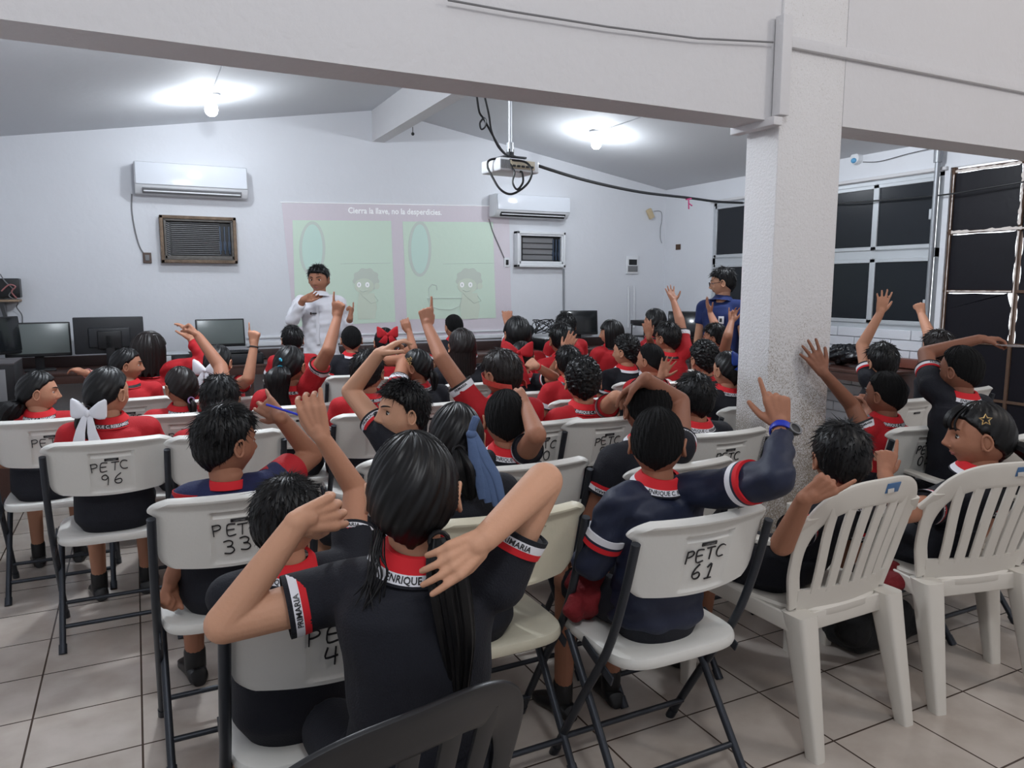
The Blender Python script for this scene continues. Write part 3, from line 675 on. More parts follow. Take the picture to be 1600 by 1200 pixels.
def face_parts(q, G, M, root, wht=M_EYE):
    if not q.get('face'): return
    for sx in (1, -1):
        ye = surf_y(G, sx*.030, .002)
        e = MB().ell((sx*.030, ye-.0065, .002), (.0135, .010, .0078), 18, 12)
        e.xform(M); put('eye', e, M_EYE, root)
        i = MB().ell((sx*.030-.001, ye+.0010, .001), (.0074, .0036, .0072), 14, 8).xform(M); put('iris', i, M_IRIS, root)
        lid = MB(); pts = [(sx*.030+.0155*math.cos(a), surf_y(G, sx*.030, .002)+.0025-.003*abs(math.cos(a)), .003+.0062*math.sin(a)) for a in np.linspace(.1, math.pi-.1, 9)]
        lid.tube(pts, .0017, 6); lid.xform(M); put('upper_eyelid', lid, q['skin'] if not q.get('lash') else hairm(), root)
        b = MB(); pts = [(sx*(.012+.036*t), surf_y(G, sx*(.012+.036*t), .022)+.001, .021+.006*math.sin(t*2.4)) for t in np.linspace(0, 1, 7)]
        b.tube(pts, [.001, .0026, .003, .003, .0026, .002, .001], 6); b.xform(M); put('eyebrow', b, hairm(), root)
    l = MB(); 
    yl = surf_y(G, 0, -.054)
    for dz, r in ((.0042+q.get('mouth', 0)*.8, .0032), (-.0042-q.get('mouth', 0)*.8, .0042)):
        pts = [(x, surf_y(G, x, -.054+dz)-.0012, -.054+dz*(1-abs(x)/.024)) for x in np.linspace(-.022, .022, 9)]
        l.tube(pts, [.0006, r*.6, r*.85, r, r, r, r*.85, r*.6, .0006], 8)
    l.xform(M); put('lips', l, M_LIP, root)
    if q.get('mouth'):
        t = MB().rbox((0, yl-.006, -.0515), (.026, .006, .006), .0025).xform(M); put('teeth', t, M_EYE, root)

HL = {'short': (.052, -.010, -.046, -.088), 'fade': (.056, -.004, -.040, -.086), 'girl': (.056, .010, -.034, -.092), 'fringe': (.030, .0, -.03, -.08)}
def hair_cap(q, G0, rng):
    st = q['hair']; hi = q['hi']
    na, nl = (200, 110) if hi else (96, 56)
    G = head_grid(na, nl, True, 0, 1).copy()
    # smooth the face relief out of the shell
    x, y, z = G[..., 0], G[..., 1], G[..., 2]
    az = np.abs(np.arctan2(x, y))
    line = {'pony': 'girl', 'bob': 'fringe', 'long': 'girl', 'curly': 'short', 'spiky': 'short', 'bun': 'girl'}.get(st, st)
    l = HL[line]; zh = np.interp(az, [0, .75, 1.25, 1.5, 1.62, 1.95, 2.3, 3.15], [l[0], l[0]-.003, l[0]*.55, l[1], l[1]+.010, l[2]+.006, l[2]-.012, l[3]])
    mask = sstep(z-zh, -.003, .009 if line != 'fade' else .02)
    T = {'short': .013, 'fade': .008, 'curly': .015, 'spiky': .013, 'pony': .009, 'bob': .013, 'long': .012, 'bun': .009}[st]
    top = sstep(z, -.03, .07)
    if st in ('short', 'spiky', 'curly', 'fade'): T = T*(.42+.75*top)
    n = np.stack([x/.0715**2, y/.09**2, z/.1**2], 2); n /= np.linalg.norm(n, axis=2, keepdims=True)
    ph = rng.random(8)*6.28; a = np.arctan2(x, y)
    if st == 'curly': r = .0035*(np.sin(a*23+ph[0]+9*np.sin(z*90))*np.sin(z*170+ph[1]+3*np.sin(a*9)))+.0015*rng.standard_normal(a.shape)
    elif st in ('pony', 'bob', 'long', 'bun'): 
        xx = x*260+ph[0]+6*np.sin(z*25+ph[2]); r = .0011*np.sin(xx)+.0007*np.sin(x*530+ph[1]+y*40)
        if st == 'pony': r = .0012*np.sin((a*1.0+z*9)*16+ph[0])+.0008*np.sin((a+z*6)*37+ph[1])
    else: r = .0011*np.sin(a*31+ph[0]+z*60)+.0008*np.sin(a*57+ph[1]-z*80)
    off = (T+r)*mask-.006*(1-mask)
    return G+n*off[..., None], n, mask, off

def hair_parts(q, G0, M, root, rng):
    st = q['hair']; hi = q['hi']; hm = hairm(q.get('brown', 0)) if st not in ('fade',) else hairm(2)
    S, n, mask, off = hair_cap(q, G0, rng)
    mb = MB(); grid_to_mb(S, mb)
    # short strands that break the outline
    if st in ('short', 'spiky', 'curly', 'fade'):
        N = {'short': 1500, 'spiky': 1700, 'curly': 1500, 'fade': 900}[st]*(1 if hi else .4); N = int(N)
        nl_, na_ = mask.shape; iz = rng.integers(2, nl_-3, N*2); ia = rng.integers(0, na_, N*2)
        ok = mask[iz, ia] > .8; iz, ia = iz[ok][:N], ia[ok][:N]
        p = S[iz, ia]; nn = n[iz, ia]; c = np.array([0.01, -.035, .105])
        t = p-c; t = t-nn*(t*nn).sum(1)[:, None]; t /= np.linalg.norm(t, axis=1)[:, None]+1e-9
        if st == 'curly': t = rng.standard_normal(t.shape); t = t-nn*(t*nn).sum(1)[:, None]; t /= np.linalg.norm(t, axis=1)[:, None]
        t = t+rng.standard_normal(t.shape)*.25; side = np.cross(nn, t); side /= np.linalg.norm(side, axis=1)[:, None]
        up = {'short': .26, 'spiky': .5, 'curly': .5, 'fade': .5}[st]; ln = {'short': .026, 'spiky': .022, 'curly': .014, 'fade': .006}[st]
        topk = sstep(p[:, 2], -.03, .06)*.7+.3
        w_ = .0016 if hi else .0024
        L_ = (ln*topk*(.6+.8*rng.random(len(p))))[:, None]
        base = p-nn*.003; tip = base+(t+nn*up*(.4+rng.random(len(p))[:, None]))*L_
        b0 = base+side*w_; b1 = base-side*w_; b2 = base+nn*w_*1.6
        vs = np.stack([b0, b1, b2, tip], 1).reshape(-1, 3); fs = []
        for i in range(len(p)): k = 4*i; fs += [(k, k+1, k+3), (k+1, k+2, k+3), (k+2, k, k+3)]
        mb.add(vs, fs)
    if st in ('bob', 'long'):
        L = q.get('hl', .16 if st == 'bob' else .30)
        lv = 22; na = 120 if hi else 80
        a = np.linspace(math.radians(62 if st == 'bob' else 80), math.radians(298 if st == 'bob' else 280), na); ph = rng.random(4)*6.28
        for shell in (0,):
            out, inn = [], []
            for i in range(lv+1):
                t = i/lv; zz = .088-(L+.088)*t**1.15
                kk = math.sqrt(max(.05, 1-(max(zz, 0)/.116)**2))
                rx = (.084+.004*math.sin(t*2.6)-.018*t*(st == 'long'))*kk; ry = (.102-.02*t*(st == 'long'))*kk
                jag = .012*np.sin(a*19+ph[0])*t*t
                rr = 1+.018*np.sin(a*33+ph[1]+t*2)+.012*np.sin(a*71+ph[2])
                o_ = np.stack([rx*rr*np.sin(a), ry*rr*np.cos(a)-.004, np.full(na, zz)+jag], 1)
                i_ = np.stack([(rx-.013)*np.sin(a), (ry-.013)*np.cos(a)-.004, np.full(na, zz)+jag], 1)
                out.append(np.vstack([o_, i_[::-1]]))
            mb.rings(out)
    if q.get('fringe'):
        for i in range(46 if hi else 26):
            x0 = (rng.random()*2-1)*.06; y0 = math.sqrt(max(0, 1-(x0/.078)**2))*.088
            pts = [(x0*.7, y0*.55, .095), (x0*.95, y0*.93, .07), (x0*1.02, y0+.006, .045), (x0*1.05+rng.normal()*.002, y0+.004, .022+rng.random()*.012)]
            mb.tube(smooth_line(pts, 3), [.004]*9+[.001], 5)
    mb.xform(M); ho = put('hair', mb, hm, root)
    if st in ('pony', 'bun'):
        T = q.get('tail', dict()); p0 = np.array(T.get('at', (0, -.088, .0))); path = T.get('path', [(0, -.03, -.01), (0, -.045, -.06), (0, -.04, -.13), (0, -.03, -.2)])
        rad = T.get('r', .028)
        pm = MB(); ctr = [p0]+[p0+np.array(v) for v in path]
        for k in range(T.get('n', 26 if hi else 14)):
            aa = rng.random()*6.28; rr = rad*math.sqrt(rng.random()); lk = []
            for i, c in enumerate(ctr):
                sp = (0.35, 1, 1.05, .95, .55, .4)[min(i, 5)] if i < len(ctr)-1 else .45
                wv = T.get('wave', 0)*math.sin(i*2.3+aa)
                lk.append(c+np.array([math.cos(aa)*rr*sp+wv, math.sin(aa)*rr*sp*.8, wv*.5-(rng.random()*.02 if i == len(ctr)-1 else 0)]))
            pl = smooth_line(lk, 6); n_ = len(pl); R0 = rad*(.36 if hi else .5)
            pm.tube(pl, [R0*(.55+.5*math.sin(math.pi*min(1, (i/n_)*1.1+.12))) if i < n_-1 else .001 for i in range(n_)], 7)
        pm.xform(M); put('ponytail', pm, hm, ho, kind=None)
        hb = MB().tube([p0+np.array([.016*math.cos(a), -.008+.006*math.sin(a)*0, .016*math.sin(a)]) for a in np.linspace(0, 6.28, 13)[:-1]], .004, 6, closed=True)
        hb.xform(M); put('hair_tie', hb, T.get('tie', M_BLACK), ho)
    return ho

POSE = {  # finger: (mcp, pip, dip curl in degrees), spread ; order index..little then thumb (out, curl)
    'open': ([(5, 8, 5)]*4, 7, (50, 10)), 'wide': ([(2, 6, 4)]*4, 13, (65, 5)), 'relaxed': ([(18, 24, 14), (22, 28, 16), (26, 32, 18), (30, 34, 18)], 5, (38, 25)),
    'point': ([(3, 5, 3), (72, 88, 50), (76, 90, 50), (78, 90, 50)], 3, (20, 65)), 'fist': ([(75, 92, 50)]*4, 2, (15, 65)),
    'pointthumb': ([(3, 5, 3), (60, 70, 40), (66, 75, 40), (70, 80, 40)], 3, (60, 10)),
    'claw': ([(28, 40, 22), (30, 44, 24), (28, 42, 22), (10, 20, 10)], 6, (35, 25)), 'two': ([(10, 30, 10), (10, 60, 30), (60, 80, 40), (8, 6, 4)], 10, (50, 10)),
    'thumb': ([(75, 92, 50)]*4, 2, (85, -5)), 'droop': ([(12, 18, 8), (16, 24, 12), (20, 28, 14), (24, 32, 14)], 4, (30, 18))}
def add_hand(mb, W, d, nvec, right, pose, s, fr=1.0):
    d = nrm(d); n = perp(nvec, d); t = np.cross(d, n) if right else np.cross(n, d)     # t = towards the thumb
    cs, spr, (tho, thc) = POSE[pose]
    pl = .076*s; fl = [.060*s, .066*s, .062*s, .048*s]; r0 = .0082*s*fr
    kn = [W+d*pl*k[0]+t*k[1]*s-n*.003*s for k in ((1.0, .027), (1.04, .009), (.99, -.009), (.90, -.026))]
    for i, k in enumerate(kn):
        mb.capsule(W+t*(.012-.008*i)*s+d*.004*s, k, .0125*s, .0105*s, 10, 3)
    mb.capsule(W+d*.02*s+t*.014*s, W+d*.05*s+t*.020*s+n*.006*s, .014*s, .011*s, 10, 3)
    mb.capsule(W+d*.02*s-t*.012*s+n*.004*s, W+d*.055*s-t*.018*s+n*.004*s, .013*s, .010*s, 10, 3)
    for i, k in enumerate(kn):
        a0 = math.radians((1.5-i)*spr*.9); dd = nrm(d*math.cos(a0)+t*math.sin(a0)); cur = k; ang = 0
        for j, fr_ in enumerate((.45, .31, .24)):
            ang += math.radians(cs[i][j]); v = dd*math.cos(ang)+n*math.sin(ang); nx = cur+v*fl[i]*fr_
            mb.capsule(cur, nx, r0*(1-.08*j), r0*(1-.08*(j+1)), 9, 3); cur = nx
    # thumb leaves the side of the palm near its base
    b = W+d*.018*s+t*.020*s+n*.004*s; a = math.radians(tho)
    v1 = nrm(d*math.cos(a*.75)+t*math.sin(a*.75)+n*.35); p1 = b+v1*.034*s
    c_ = math.radians(thc); v2 = nrm(d*math.cos(a*.55)+t*math.sin(a*.55)*math.cos(c_)+n*(.2+math.sin(c_))-t*math.sin(c_)*.5); p2 = p1+v2*.026*s; p3 = p2+nrm(v2+d*.15)*.020*s
    mb.capsule(b, p1, .0125*s, .0102*s, 10, 3); mb.capsule(p1, p2, .0098*s, .0088*s, 10, 3); mb.capsule(p2, p3, .0086*s, .007*s, 10, 3)
    return kn, d, n, t

def frame_from(z, xhint):
    z = nrm(z); x = perp(xhint, z); y = np.cross(z, x); return x, y, z

def ring_band(c, u, v, axis, prof, mats, name, root, n=48, th=.003, arc=None):
    """band swept round an axis; prof = [(ru, rv, h)], one material row between consecutive rows"""
    a = np.arange(n)*2*math.pi/n; rg = []
    for ru, rv, h in prof: rg.append(c+np.outer(np.cos(a)*ru, u)+np.outer(np.sin(a)*rv, v)+axis*h)
    for ru, rv, h in prof[::-1]: rg.append(c+np.outer(np.cos(a)*(ru-th), u)+np.outer(np.sin(a)*(rv-th), v)+axis*h)
    k = len(prof)-1; mi = list(range(k))+[k-1]+list(range(k))[::-1]+[0]
    mb = MB().rings(rg, mi, cap=False, closed=True)
    me = mb.mesh(name); finish(me, True, 50); return put(name, me, mats, root)
def ring_text(s, c, u, v, axis, ru, rv, h, size, a0, m, root, slope=0, flip=1, name='woven_lettering', wscale=1.0):
    t, fs, w_, h_ = text2d(s, size, True); th = a0+flip*t[:, 0]*wscale/((ru+rv)/2)
    k = t[:, 1]
    vs = c+np.outer(np.cos(th)*(ru+k*slope+.0012), u)+np.outer(np.sin(th)*(rv+k*slope+.0012), v)+np.outer(h+k, axis)
    mb = MB().add(vs, fs); me = mb.mesh(name); finish(me, False, 0); return put(name, me, m, root)

SCHOOL, PRIM = 'ENRIQUE C. REBSAMEN', 'PRIMARIA'
PEOPLE = {}
def person(key, **q):
    rng = np.random.default_rng(abs(hash_(key)) % 9999)
    px, py, w_ = q['h']; d = q['d']; q['hi'] = q.get('hi', d < 2.4)
    adult = q.get('adult', False)
    df = q.get('df', 1 if adult else 1.21 if d < 3.3 else 1.15 if d < 4.6 else 1.08); d = d*df
    for k_ in 'RL':
        if q.get(k_) and 'sh' in q[k_]: q[k_]['sh'] = (*q[k_]['sh'][:2], q[k_]['sh'][2]*df)
    s = q['s'] if adult else min(1.30, max(.92, w_*d/FPX/(.166+.026*abs(math.sin(math.radians(q.get('yaw', 0)))))))           # scale of the whole figure from the head
    sb = s*q.get('sb', .95) if not adult else s
    q['na'], q['nl'] = (200, 130) if q.get('face') else ((110, 70) if q['hi'] else (64, 44))
    H = Pn(px, py, d)
    ya = math.radians(q.get('yaw', 0)); fdir = hF*math.cos(ya)-aR*math.sin(ya); fdir = nrm([fdir[0], fdir[1], 0])   # +90 looks to camera left
    if 'yaw' not in q: fdir = nrm([.12, 1, 0])
    pt, rl = math.radians(q.get('pitch', 4)), math.radians(q.get('roll', 0))
    x0 = np.cross(fdir, Z); y_ = fdir*math.cos(pt)-Z*math.sin(pt); z_ = np.cross(x0, y_)
    x_ = x0*math.cos(rl)-z_*math.sin(rl); z_ = np.cross(x_, y_)
    M = np.eye(4); M[:3, 0] = x_*s; M[:3, 1] = y_*s; M[:3, 2] = z_*s; M[:3, 3] = H
    q['skin'] = skin(q.get('tone', 1))
    by = math.radians(q.get('body', 0)); b = nrm([math.sin(by), math.cos(by), 0]); l = np.array([b[1], -b[0], 0])   # l = the person's right
    NB = H-Z*.128*sb*q.get('nk', 1.1 if adult else 1)-b*.012; SC = NB-Z*.034*sb
    seat = q.get('seat', .44)
    standing = q.get('stand', False)
    if standing: PV = np.array([SC[0], SC[1], SC[2]-.50*sb*q.get('tl', 1)])-b*.01
    else: PV = np.array([SC[0], SC[1], seat+.10])+b*q.get('lean', .0)-l*q.get('slide', 0)
    spine = nrm(SC-PV); sw = .148*sb*q.get('sw', 1)
    root = empty('person', (PV[0], PV[1], 0), label=q['label'], cat='person', group=q.get('group'))
    roll = q.get('shroll', 0)
    lat = nrm(l+Z*math.sin(math.radians(roll)))
    body = MB()
    def ringset(e):
        c = lambda t: PV+(SC-PV)*t
        R_ = [(PV-spine*.09*sb, .105, .085, 2.2), (PV-spine*.03*sb, .142, .108, 2.3), (c(.12), .140, .105, 2.3), (c(.38), .118, .092, 2.2), (c(.68), .130, .098, 2.3), (c(.90), .138, .092, 2.5), (SC, .118, .075, 2.4), (SC+Z*.018*sb, .076, .056, 2.1), (NB+Z*.004*sb, .046, .046, 2), (NB+Z*.03*sb, .044, .046, 2)]
        fat = q.get('fat', 1)
        return [(p, lat, np.cross(Z, lat), (ru*fat*q.get('sw', 1) if i < 7 else ru)*sb+(e if i < 7 else e*.6), (rv*fat if i < 7 else rv)*sb+e, ex) for i, (p, ru, rv, ex) in enumerate(R_)]
    body.loft(ringset(0), 30)
    body.capsule(NB-Z*.02*sb, H-Z*.055*s-y_*.012*s, .050*sb, .047*sb, 18)
    # arms
    shirt_extra = MB(); arms = []
    UA, FA = .245*sb*q.get('al', 1), .205*sb*q.get('al', 1)
    for side, sg in (('R', 1), ('L', -1)):
        A = q.get(side) or {}
        S0 = SC+lat*sg*sw-Z*.012*sb
        if 'el' in A:
            raise_ = A.get('up', 0)*sb; S0 = S0+Z*raise_
            if 'sh' in A: S0 = Pn(A['sh'][0], A['sh'][1], A['sh'][2])
            ab = lambda t: len(t) > 3
            E = Pn(*A['el'][:3]) if ab(A['el']) else reach(S0, A['el'][0], A['el'][1], UA, A['el'][2])
            Wr = Pn(*A['wr'][:3]) if ab(A['wr']) else reach(E, A['wr'][0], A['wr'][1], FA, A['wr'][2])
            tip = A['tip']; T_ = Pn(*tip[:3]) if ab(tip) else reach(Wr, tip[0], tip[1], .12*sb, tip[2] if len(tip) > 2 else 1); hd = nrm(T_-Wr)
            nv = {'a': aF, 'c': -aF, 'r': aR, 'l': -aR, 'u': Z, 'd': -Z}[A.get('n', 'a')]
            hs = A.get('hs', 1)
        else:
            E = S0+lat*sg*.05*sb-Z*.20*sb+b*.06*sb; Wr = E+b*.17*sb-lat*sg*.06*sb-Z*.05; hd = nrm(b-lat*sg*.3-Z*.25); nv = -Z; A = dict(A, pose='relaxed'); hs = 1
            if q.get('hang'): E = S0+lat*sg*.04*sb-Z*.24*sb; Wr = E-Z*.2*sb+b*.05*sb; hd = nrm(-Z+b*.1); nv = -lat*sg
        th = q.get('thin', 1)
        body.capsule(S0, E, .044*sb*th, .036*sb*th, 18); body.capsule(E, Wr, .036*sb*th, .0235*sb*th, 18); body.ell(E, (.034*sb*th,)*3)
        add_hand(body, Wr, hd, nv, side == 'R', A['pose'], sb*1.0*hs, q.get('fr', 1)); arms.append((side, sg, S0, E, Wr, hd, A))
        body.capsule(Wr-hd*.005, Wr+hd*.02*sb, .0225*sb*th, .021*sb, 14)
    # legs
    hips = [PV+lat*sg*.075*sb-Z*.0 for sg in (1, -1)]; legs = []
    for hp, sg in zip(hips, (1, -1)):
        if standing:
            kn = hp-Z*(hp[2]*.52)+l*sg*.01; an = np.array([kn[0]-b[0]*.02, kn[1]-b[1]*.02, .07])
        else:
            kn = hp+b*.36*sb+l*sg*.03*sb-Z*.02; kn[2] = seat+.065; an = kn+b*.03*sb; an[2] = .085
        body.capsule(hp, kn, .068*sb, .052*sb, 18); body.capsule(kn, an, .048*sb, .031*sb, 16); legs.append((hp, kn, an, sg))
    vox = q.get('vox', .0034 if d < 1.7 else .0040 if d < 2.4 else .0048 if d < 3.6 else .0058)
    me = remesh(body, vox, 3 if vox > .0045 else 4)
    hd_mb, G = build_head(q, M, s)
    me = join_mesh('body', me, hd_mb); put('body', me, q['skin'], root)
    face_parts(q, G, M, root)
    ho = hair_parts(q, G, M, root, rng)
    # shirt
    shirt = MB(); e = .012; col = q.get('shirt', 'navy')
    main = {'navy': M_NAVY, 'red': M_RED, 'jacket': M_NAVYJ, 'redjacket': M_RED, 'tee': M_NAVYT, 'white': M_WHITE, 'polo': M_POLO}[col]
    rs = ringset(e); rs[0] = (rs[0][0]+spine*.03, *rs[0][1:]); rs = rs[:-2]+[(NB-Z*.006, lat, np.cross(Z, lat), .052*sb, .054*sb, 2)]
    shirt.loft(rs, 30)
    lsleeve = col in ('jacket', 'redjacket', 'white')
    cuffs = []
    for side, sg, S0, E, Wr, hd, A in arms:
        up = nrm(E-S0); fr_ = A.get('sl', .52)
        shirt.capsule(SC+lat*sg*.05*sb, S0, .056*sb, .056*sb+.004, 16)
        if lsleeve:
            shirt.capsule(S0, E, .060*sb, .052*sb, 18); shirt.capsule(E, E+(Wr-E)*A.get('fs', .93), .052*sb, .036*sb, 18, flat_b=True)
            cuffs.append((E, E+(Wr-E)*A.get('fs', .93), .036*sb, side))
        else:
            c_ = S0+(E-S0)*fr_; shirt.capsule(S0, c_, .058*sb, .057*sb, 20, flat_b=True); cuffs.append((S0, c_, .0565*sb, side))
    sv = .006 if d < 2 else .008 if d < 3.4 else .010
    sm = remesh(shirt, sv, 4)
    v, *_ = mesh_arrays(sm); ph = rng.random(6)*6.28
    wr = .0035*np.sin(v[:, 2]*42+v[:, 0]*23+ph[0]+2*np.sin(v[:, 0]*19+ph[1]))*np.sin(v[:, 0]*17+v[:, 1]*29+ph[2])
    if lsleeve: wr = wr*1.6+.002*np.sin(v[:, 2]*110+v[:, 1]*60+ph[3])
    nn = np.empty(len(sm.vertices)*3); sm.vertices.foreach_get('normal', nn); v = v+nn.reshape(-1, 3)*wr[:, None]
    sm.vertices.foreach_set('co', v.ravel()); finish(sm, True, 0)
    sh = put({'jacket': 'tracksuit_jacket', 'redjacket': 'tracksuit_jacket'}.get(col, 'shirt'), sm, main, root)
    # collar
    bk = -b; c0 = NB+Z*.004*sb; tiltax = nrm(Z+b*-.22)
    cu, cv = bk, l
    if col in ('navy', 'red', 'jacket', 'redjacket', 'polo', 'white'):
        m1 = {'polo': M_POLO, 'white': M_WHITE}.get(col, M_REDC)
        if col in ('polo', 'white'): rows = [m1, m1, m1, m1]
        elif col in ('red', 'redjacket'): rows = [m1, m1, M_BLACK, m1]
        else: rows = [m1, m1, M_WHITE, M_NAVY]
        k = sb; f_ = q.get('cw', 1)
        prof = [(.051*k, .053*k, .034*k), (.058*k, .060*k, .035*k), (.075*k*f_, .078*k*f_, .012*k), (.086*k*f_, .091*k*f_, -.003*k), (.089*k*f_, .094*k*f_, -.007*k)]
        co = ring_band(c0, nrm(perp(bk, tiltax)), l, tiltax, prof, rows, 'collar', root)
        if col in ('navy', 'red', 'jacket') and d < 4.2 and q.get('ctext', True):
            ring_text(SCHOOL, c0, nrm(perp(bk, tiltax)), l, tiltax, .0808*k*f_, .0848*k*f_, .0045*k, .0160*k, 0, M_BLACK if col != 'red' else M_WHITE, co, slope=-.62)
    else:
        ring_band(c0-Z*.004, bk, l, tiltax, [(.052*sb, .054*sb, .018*sb), (.064*sb, .066*sb, .004*sb), (.070*sb, .072*sb, -.006*sb)], [M_REDC, M_REDC], 'neckband', root)
    for S0, c_, r_, side in cuffs:
        ax = nrm(c_-S0); u = perp(-aF, ax); v_ = np.cross(ax, u)
        if col in ('navy', 'red'):
            rows = [M_REDC, M_WHITE, M_NAVY] if col == 'navy' else [M_WHITE, M_WHITE, M_BLACK]
            hB = .034*sb
            tb = ring_band(c_, u, v_, ax, [(r_*1.0+.001, r_*1.0+.001, -hB), (r_+.002, r_+.002, -hB*.62), (r_+.003, r_+.003, -hB*.16), (r_+.003, r_+.003, hB*.12)], rows, 'sleeve_trim', root, 40)
            if d < 4.2: ring_text(PRIM, c_, u, v_, ax, r_+.003, r_+.003, -hB*.40, .0150*sb, 0, M_BLACK, tb, flip=1)
        elif col == 'tee':
            ring_band(c_, u, v_, ax, [(r_*1.02, r_*1.02, -.11*sb), (r_+.003, r_+.003, -.01), (r_+.003, r_+.003, .006)], [M_RED, M_RED], 'sleeve', root, 40)
        elif col == 'jacket':
            pass
    if col == 'jacket':
        for side, sg, S0, E, Wr, hd, A in arms:
            ax = nrm(E-S0); u = perp(-aF, ax); v_ = np.cross(ax, u); c_ = S0+(E-S0)*.55
            ring_band(c_, u, v_, ax, [(.0585*sb+.006,)*2+(-.022,), (.058*sb+.006,)*2+(-.002,), (.0575*sb+.006,)*2+(.006,), (.057*sb+.006,)*2+(.022,)], [M_WHITE, M_NAVYJ, M_REDC], 'sleeve_stripe', root, 40, .010)
    # trousers
    pm = MB(); pc = q.get('pants', 'navy'); pmt = {'navy': M_NAVY, 'jean': M_JEAN}[pc]
    pr = [r for r in ringset(.006)[:3]]; pm.loft([(PV-spine*.10*sb-Z*.01, *pr[0][1:3], .11*sb, .09*sb, 2.2), (PV-spine*.03*sb, *pr[1][1:3], .148*sb, .114*sb, 2.3), (PV+spine*.06*sb, *pr[2][1:3], .138*sb, .103*sb, 2.3)], 30)
    if not lsleeve: pm = MB().loft([(PV-spine*.10*sb-Z*.01, *pr[0][1:3], .11*sb, .09*sb, 2.2), (PV-spine*.03*sb, *pr[1][1:3], .162*sb, .128*sb, 2.3), (PV+spine*.10*sb*q.get('waist', 1), *pr[2][1:3], .156*sb*q.get('fat', 1), .122*sb*q.get('fat', 1), 2.3)], 30)
    shorts = q.get('shorts', True) and not standing
    for hp, kn, an, sg in legs:
        kk = hp+(kn-hp)*(.88 if shorts else 1.0)
        pm.capsule(hp, kk, .080*sb, .068*sb, 18, flat_b=shorts)
        if not shorts: pm.capsule(kn, an+Z*.01, .064*sb, .050*sb, 16, flat_b=True)
    pmm = remesh(pm, .009, 4); finish(pmm, True, 0); put('shorts' if shorts else ('jeans' if pc == 'jean' else 'trousers'), pmm, pmt, root)
    for hp, kn, an, sg in legs:
        sh_ = MB(); c_ = np.array([an[0], an[1], 0]); fx = nrm(b+l*sg*.15); fy = np.cross(Z, fx); prof = []
        for t, w2, hh in ((-.06, .02, .03), (-.045, .032, .055), (0, .034, .07), (.05, .036, .055), (.10, .042, .038), (.14, .036, .028), (.165, .015, .018)):
            prof.append((c_+fx*t*sb+Z*(hh*.5*sb+.002), fy, Z, w2*sb, hh*.5*sb, 2.6))
        sh_.loft(prof, 18); put('shoe', sh_, M_BLACK, root)
        if shorts: put('sock', MB().capsule(c_+Z*.05, c_+Z*.12, .036*sb, .037*sb, 14, 3), M_WHITE if q.get('wsock') else M_BLACK, root)
    if q.get('belt'):
        ring_band(PV+spine*.055*sb, lat, np.cross(Z, lat), Z, [(.155*sb, .119*sb, -.018), (.156*sb, .120*sb, .018)], [M_LEATH], 'belt', root, 48, .006)
    r = dict(root=root, H=H, M=M, s=s, sb=sb, NB=NB, SC=SC, PV=PV, b=b, l=l, arms=arms, hair=ho, x=x_, y=y_, z=z_, seat=seat, legs=legs, lat=lat)
    PEOPLE[key] = r; return r
def hash_(k): 
    h = 7
    for c in str(k): h = (h*131+ord(c)) % 1000003
    return h
def bow(pe, at, size, mats, tails=.12, name='hair_bow', rot=0, sub=None):
    """ribbon bow on the hair, head space position and facing backwards/outwards"""
    M = pe['M']; mb = MB(); at = np.array(at, float)
    out = nrm([at[0], at[1], 0]) if abs(at[0])+abs(at[1]) > 0 else np.array([0, -1., 0]); sd = np.cross(out, Z); up = Z
    for sg in (1, -1):
        rg = []
        for t, hw, dp in ((0.02, .012, .008), (.25, .022, .018), (.6, .036, .022), (.9, .040, .014), (1.0, .034, .006)):
            c = at+sd*sg*t*size+up*t*size*.28+out*.006; rg.append((c, up, out, hw*size/.075, dp*size/.075*.7, 2.6))
        mb.loft(rg, 20)
    mb.ell(at+out*.012, (.013, .013, .015), 12, 8)
    tm = MB()
    for sg in (1, -1):
        rg = []
        for t in (0, .2, .5, .8, 1):
            c = at+out*(.010+.012*math.sin(t*3))+sd*sg*(.008+.42*size*t)-up*tails*t; rg.append((c, nrm(sd+up*.3*sg), out, .010+.020*t*size/.075, .002, 3))
        tm.loft(rg, 14)
    mb.xform(M); tm.xform(M)
    o = put(name, mb, mats[0], pe['root']); put('ribbon_tail', tm, mats[-1], o); return o
# ------------------------------------------------------------------ counters
CY0, CY1 = 7.50, YB-.0
def counter(nm, x0, x1, y0, y1, lab, along='x'):
    r_ = emptyL(nm, ((x0+x1)/2, (y0+y1)/2, 0), label=lab, cat='counter'); lx, ly = x1-x0, y1-y0
    put('worktop', MB().rbox((0, 0, .735), (lx, ly, .03), .005), M_WOOD, r_)
    if along == 'x':
        put('front_rail', MB().rbox((0, -ly/2+.02, .685), (lx-.02, .025, .07), .003), M_WOOD, r_)
        for i in range(int(lx/1.3)+2):
            x = -lx/2+.05+i*(lx-.1)/(int(lx/1.3)+1); put('leg', MB().rbox((x, 0, .36), (.04, ly-.06, .72), .003), M_WOOD, r_)
        put('back_shelf', MB().rbox((0, ly/2-.03, .80), (lx, .05, .10), .004), mat('dark_counter', (58, 42, 40), .4), r_)
    else:
        put('front_rail', MB().rbox((-lx/2+.02, 0, .685), (.025, ly-.02, .07), .003), M_WOOD, r_)
        for i in range(4): put('leg', MB().rbox((0, -ly/2+.05+i*(ly-.1)/3, .36), (lx-.06, .04, .72), .003), M_WOOD, r_)
        put('back_shelf', MB().rbox((lx/2-.06, 0, .80), (.11, ly, .08), .004), mat('reddish_counter', (110, 62, 50), .45), r_)
    return r_
counter('computer_counter', XL+.02, 5.55, CY0, YB-.04, 'long dark brown computer counter along the back wall')
counter('side_counter', 5.68, XR-.03, 4.3, YB-.04, 'dark brown counter under the windows on the right wall', 'y')
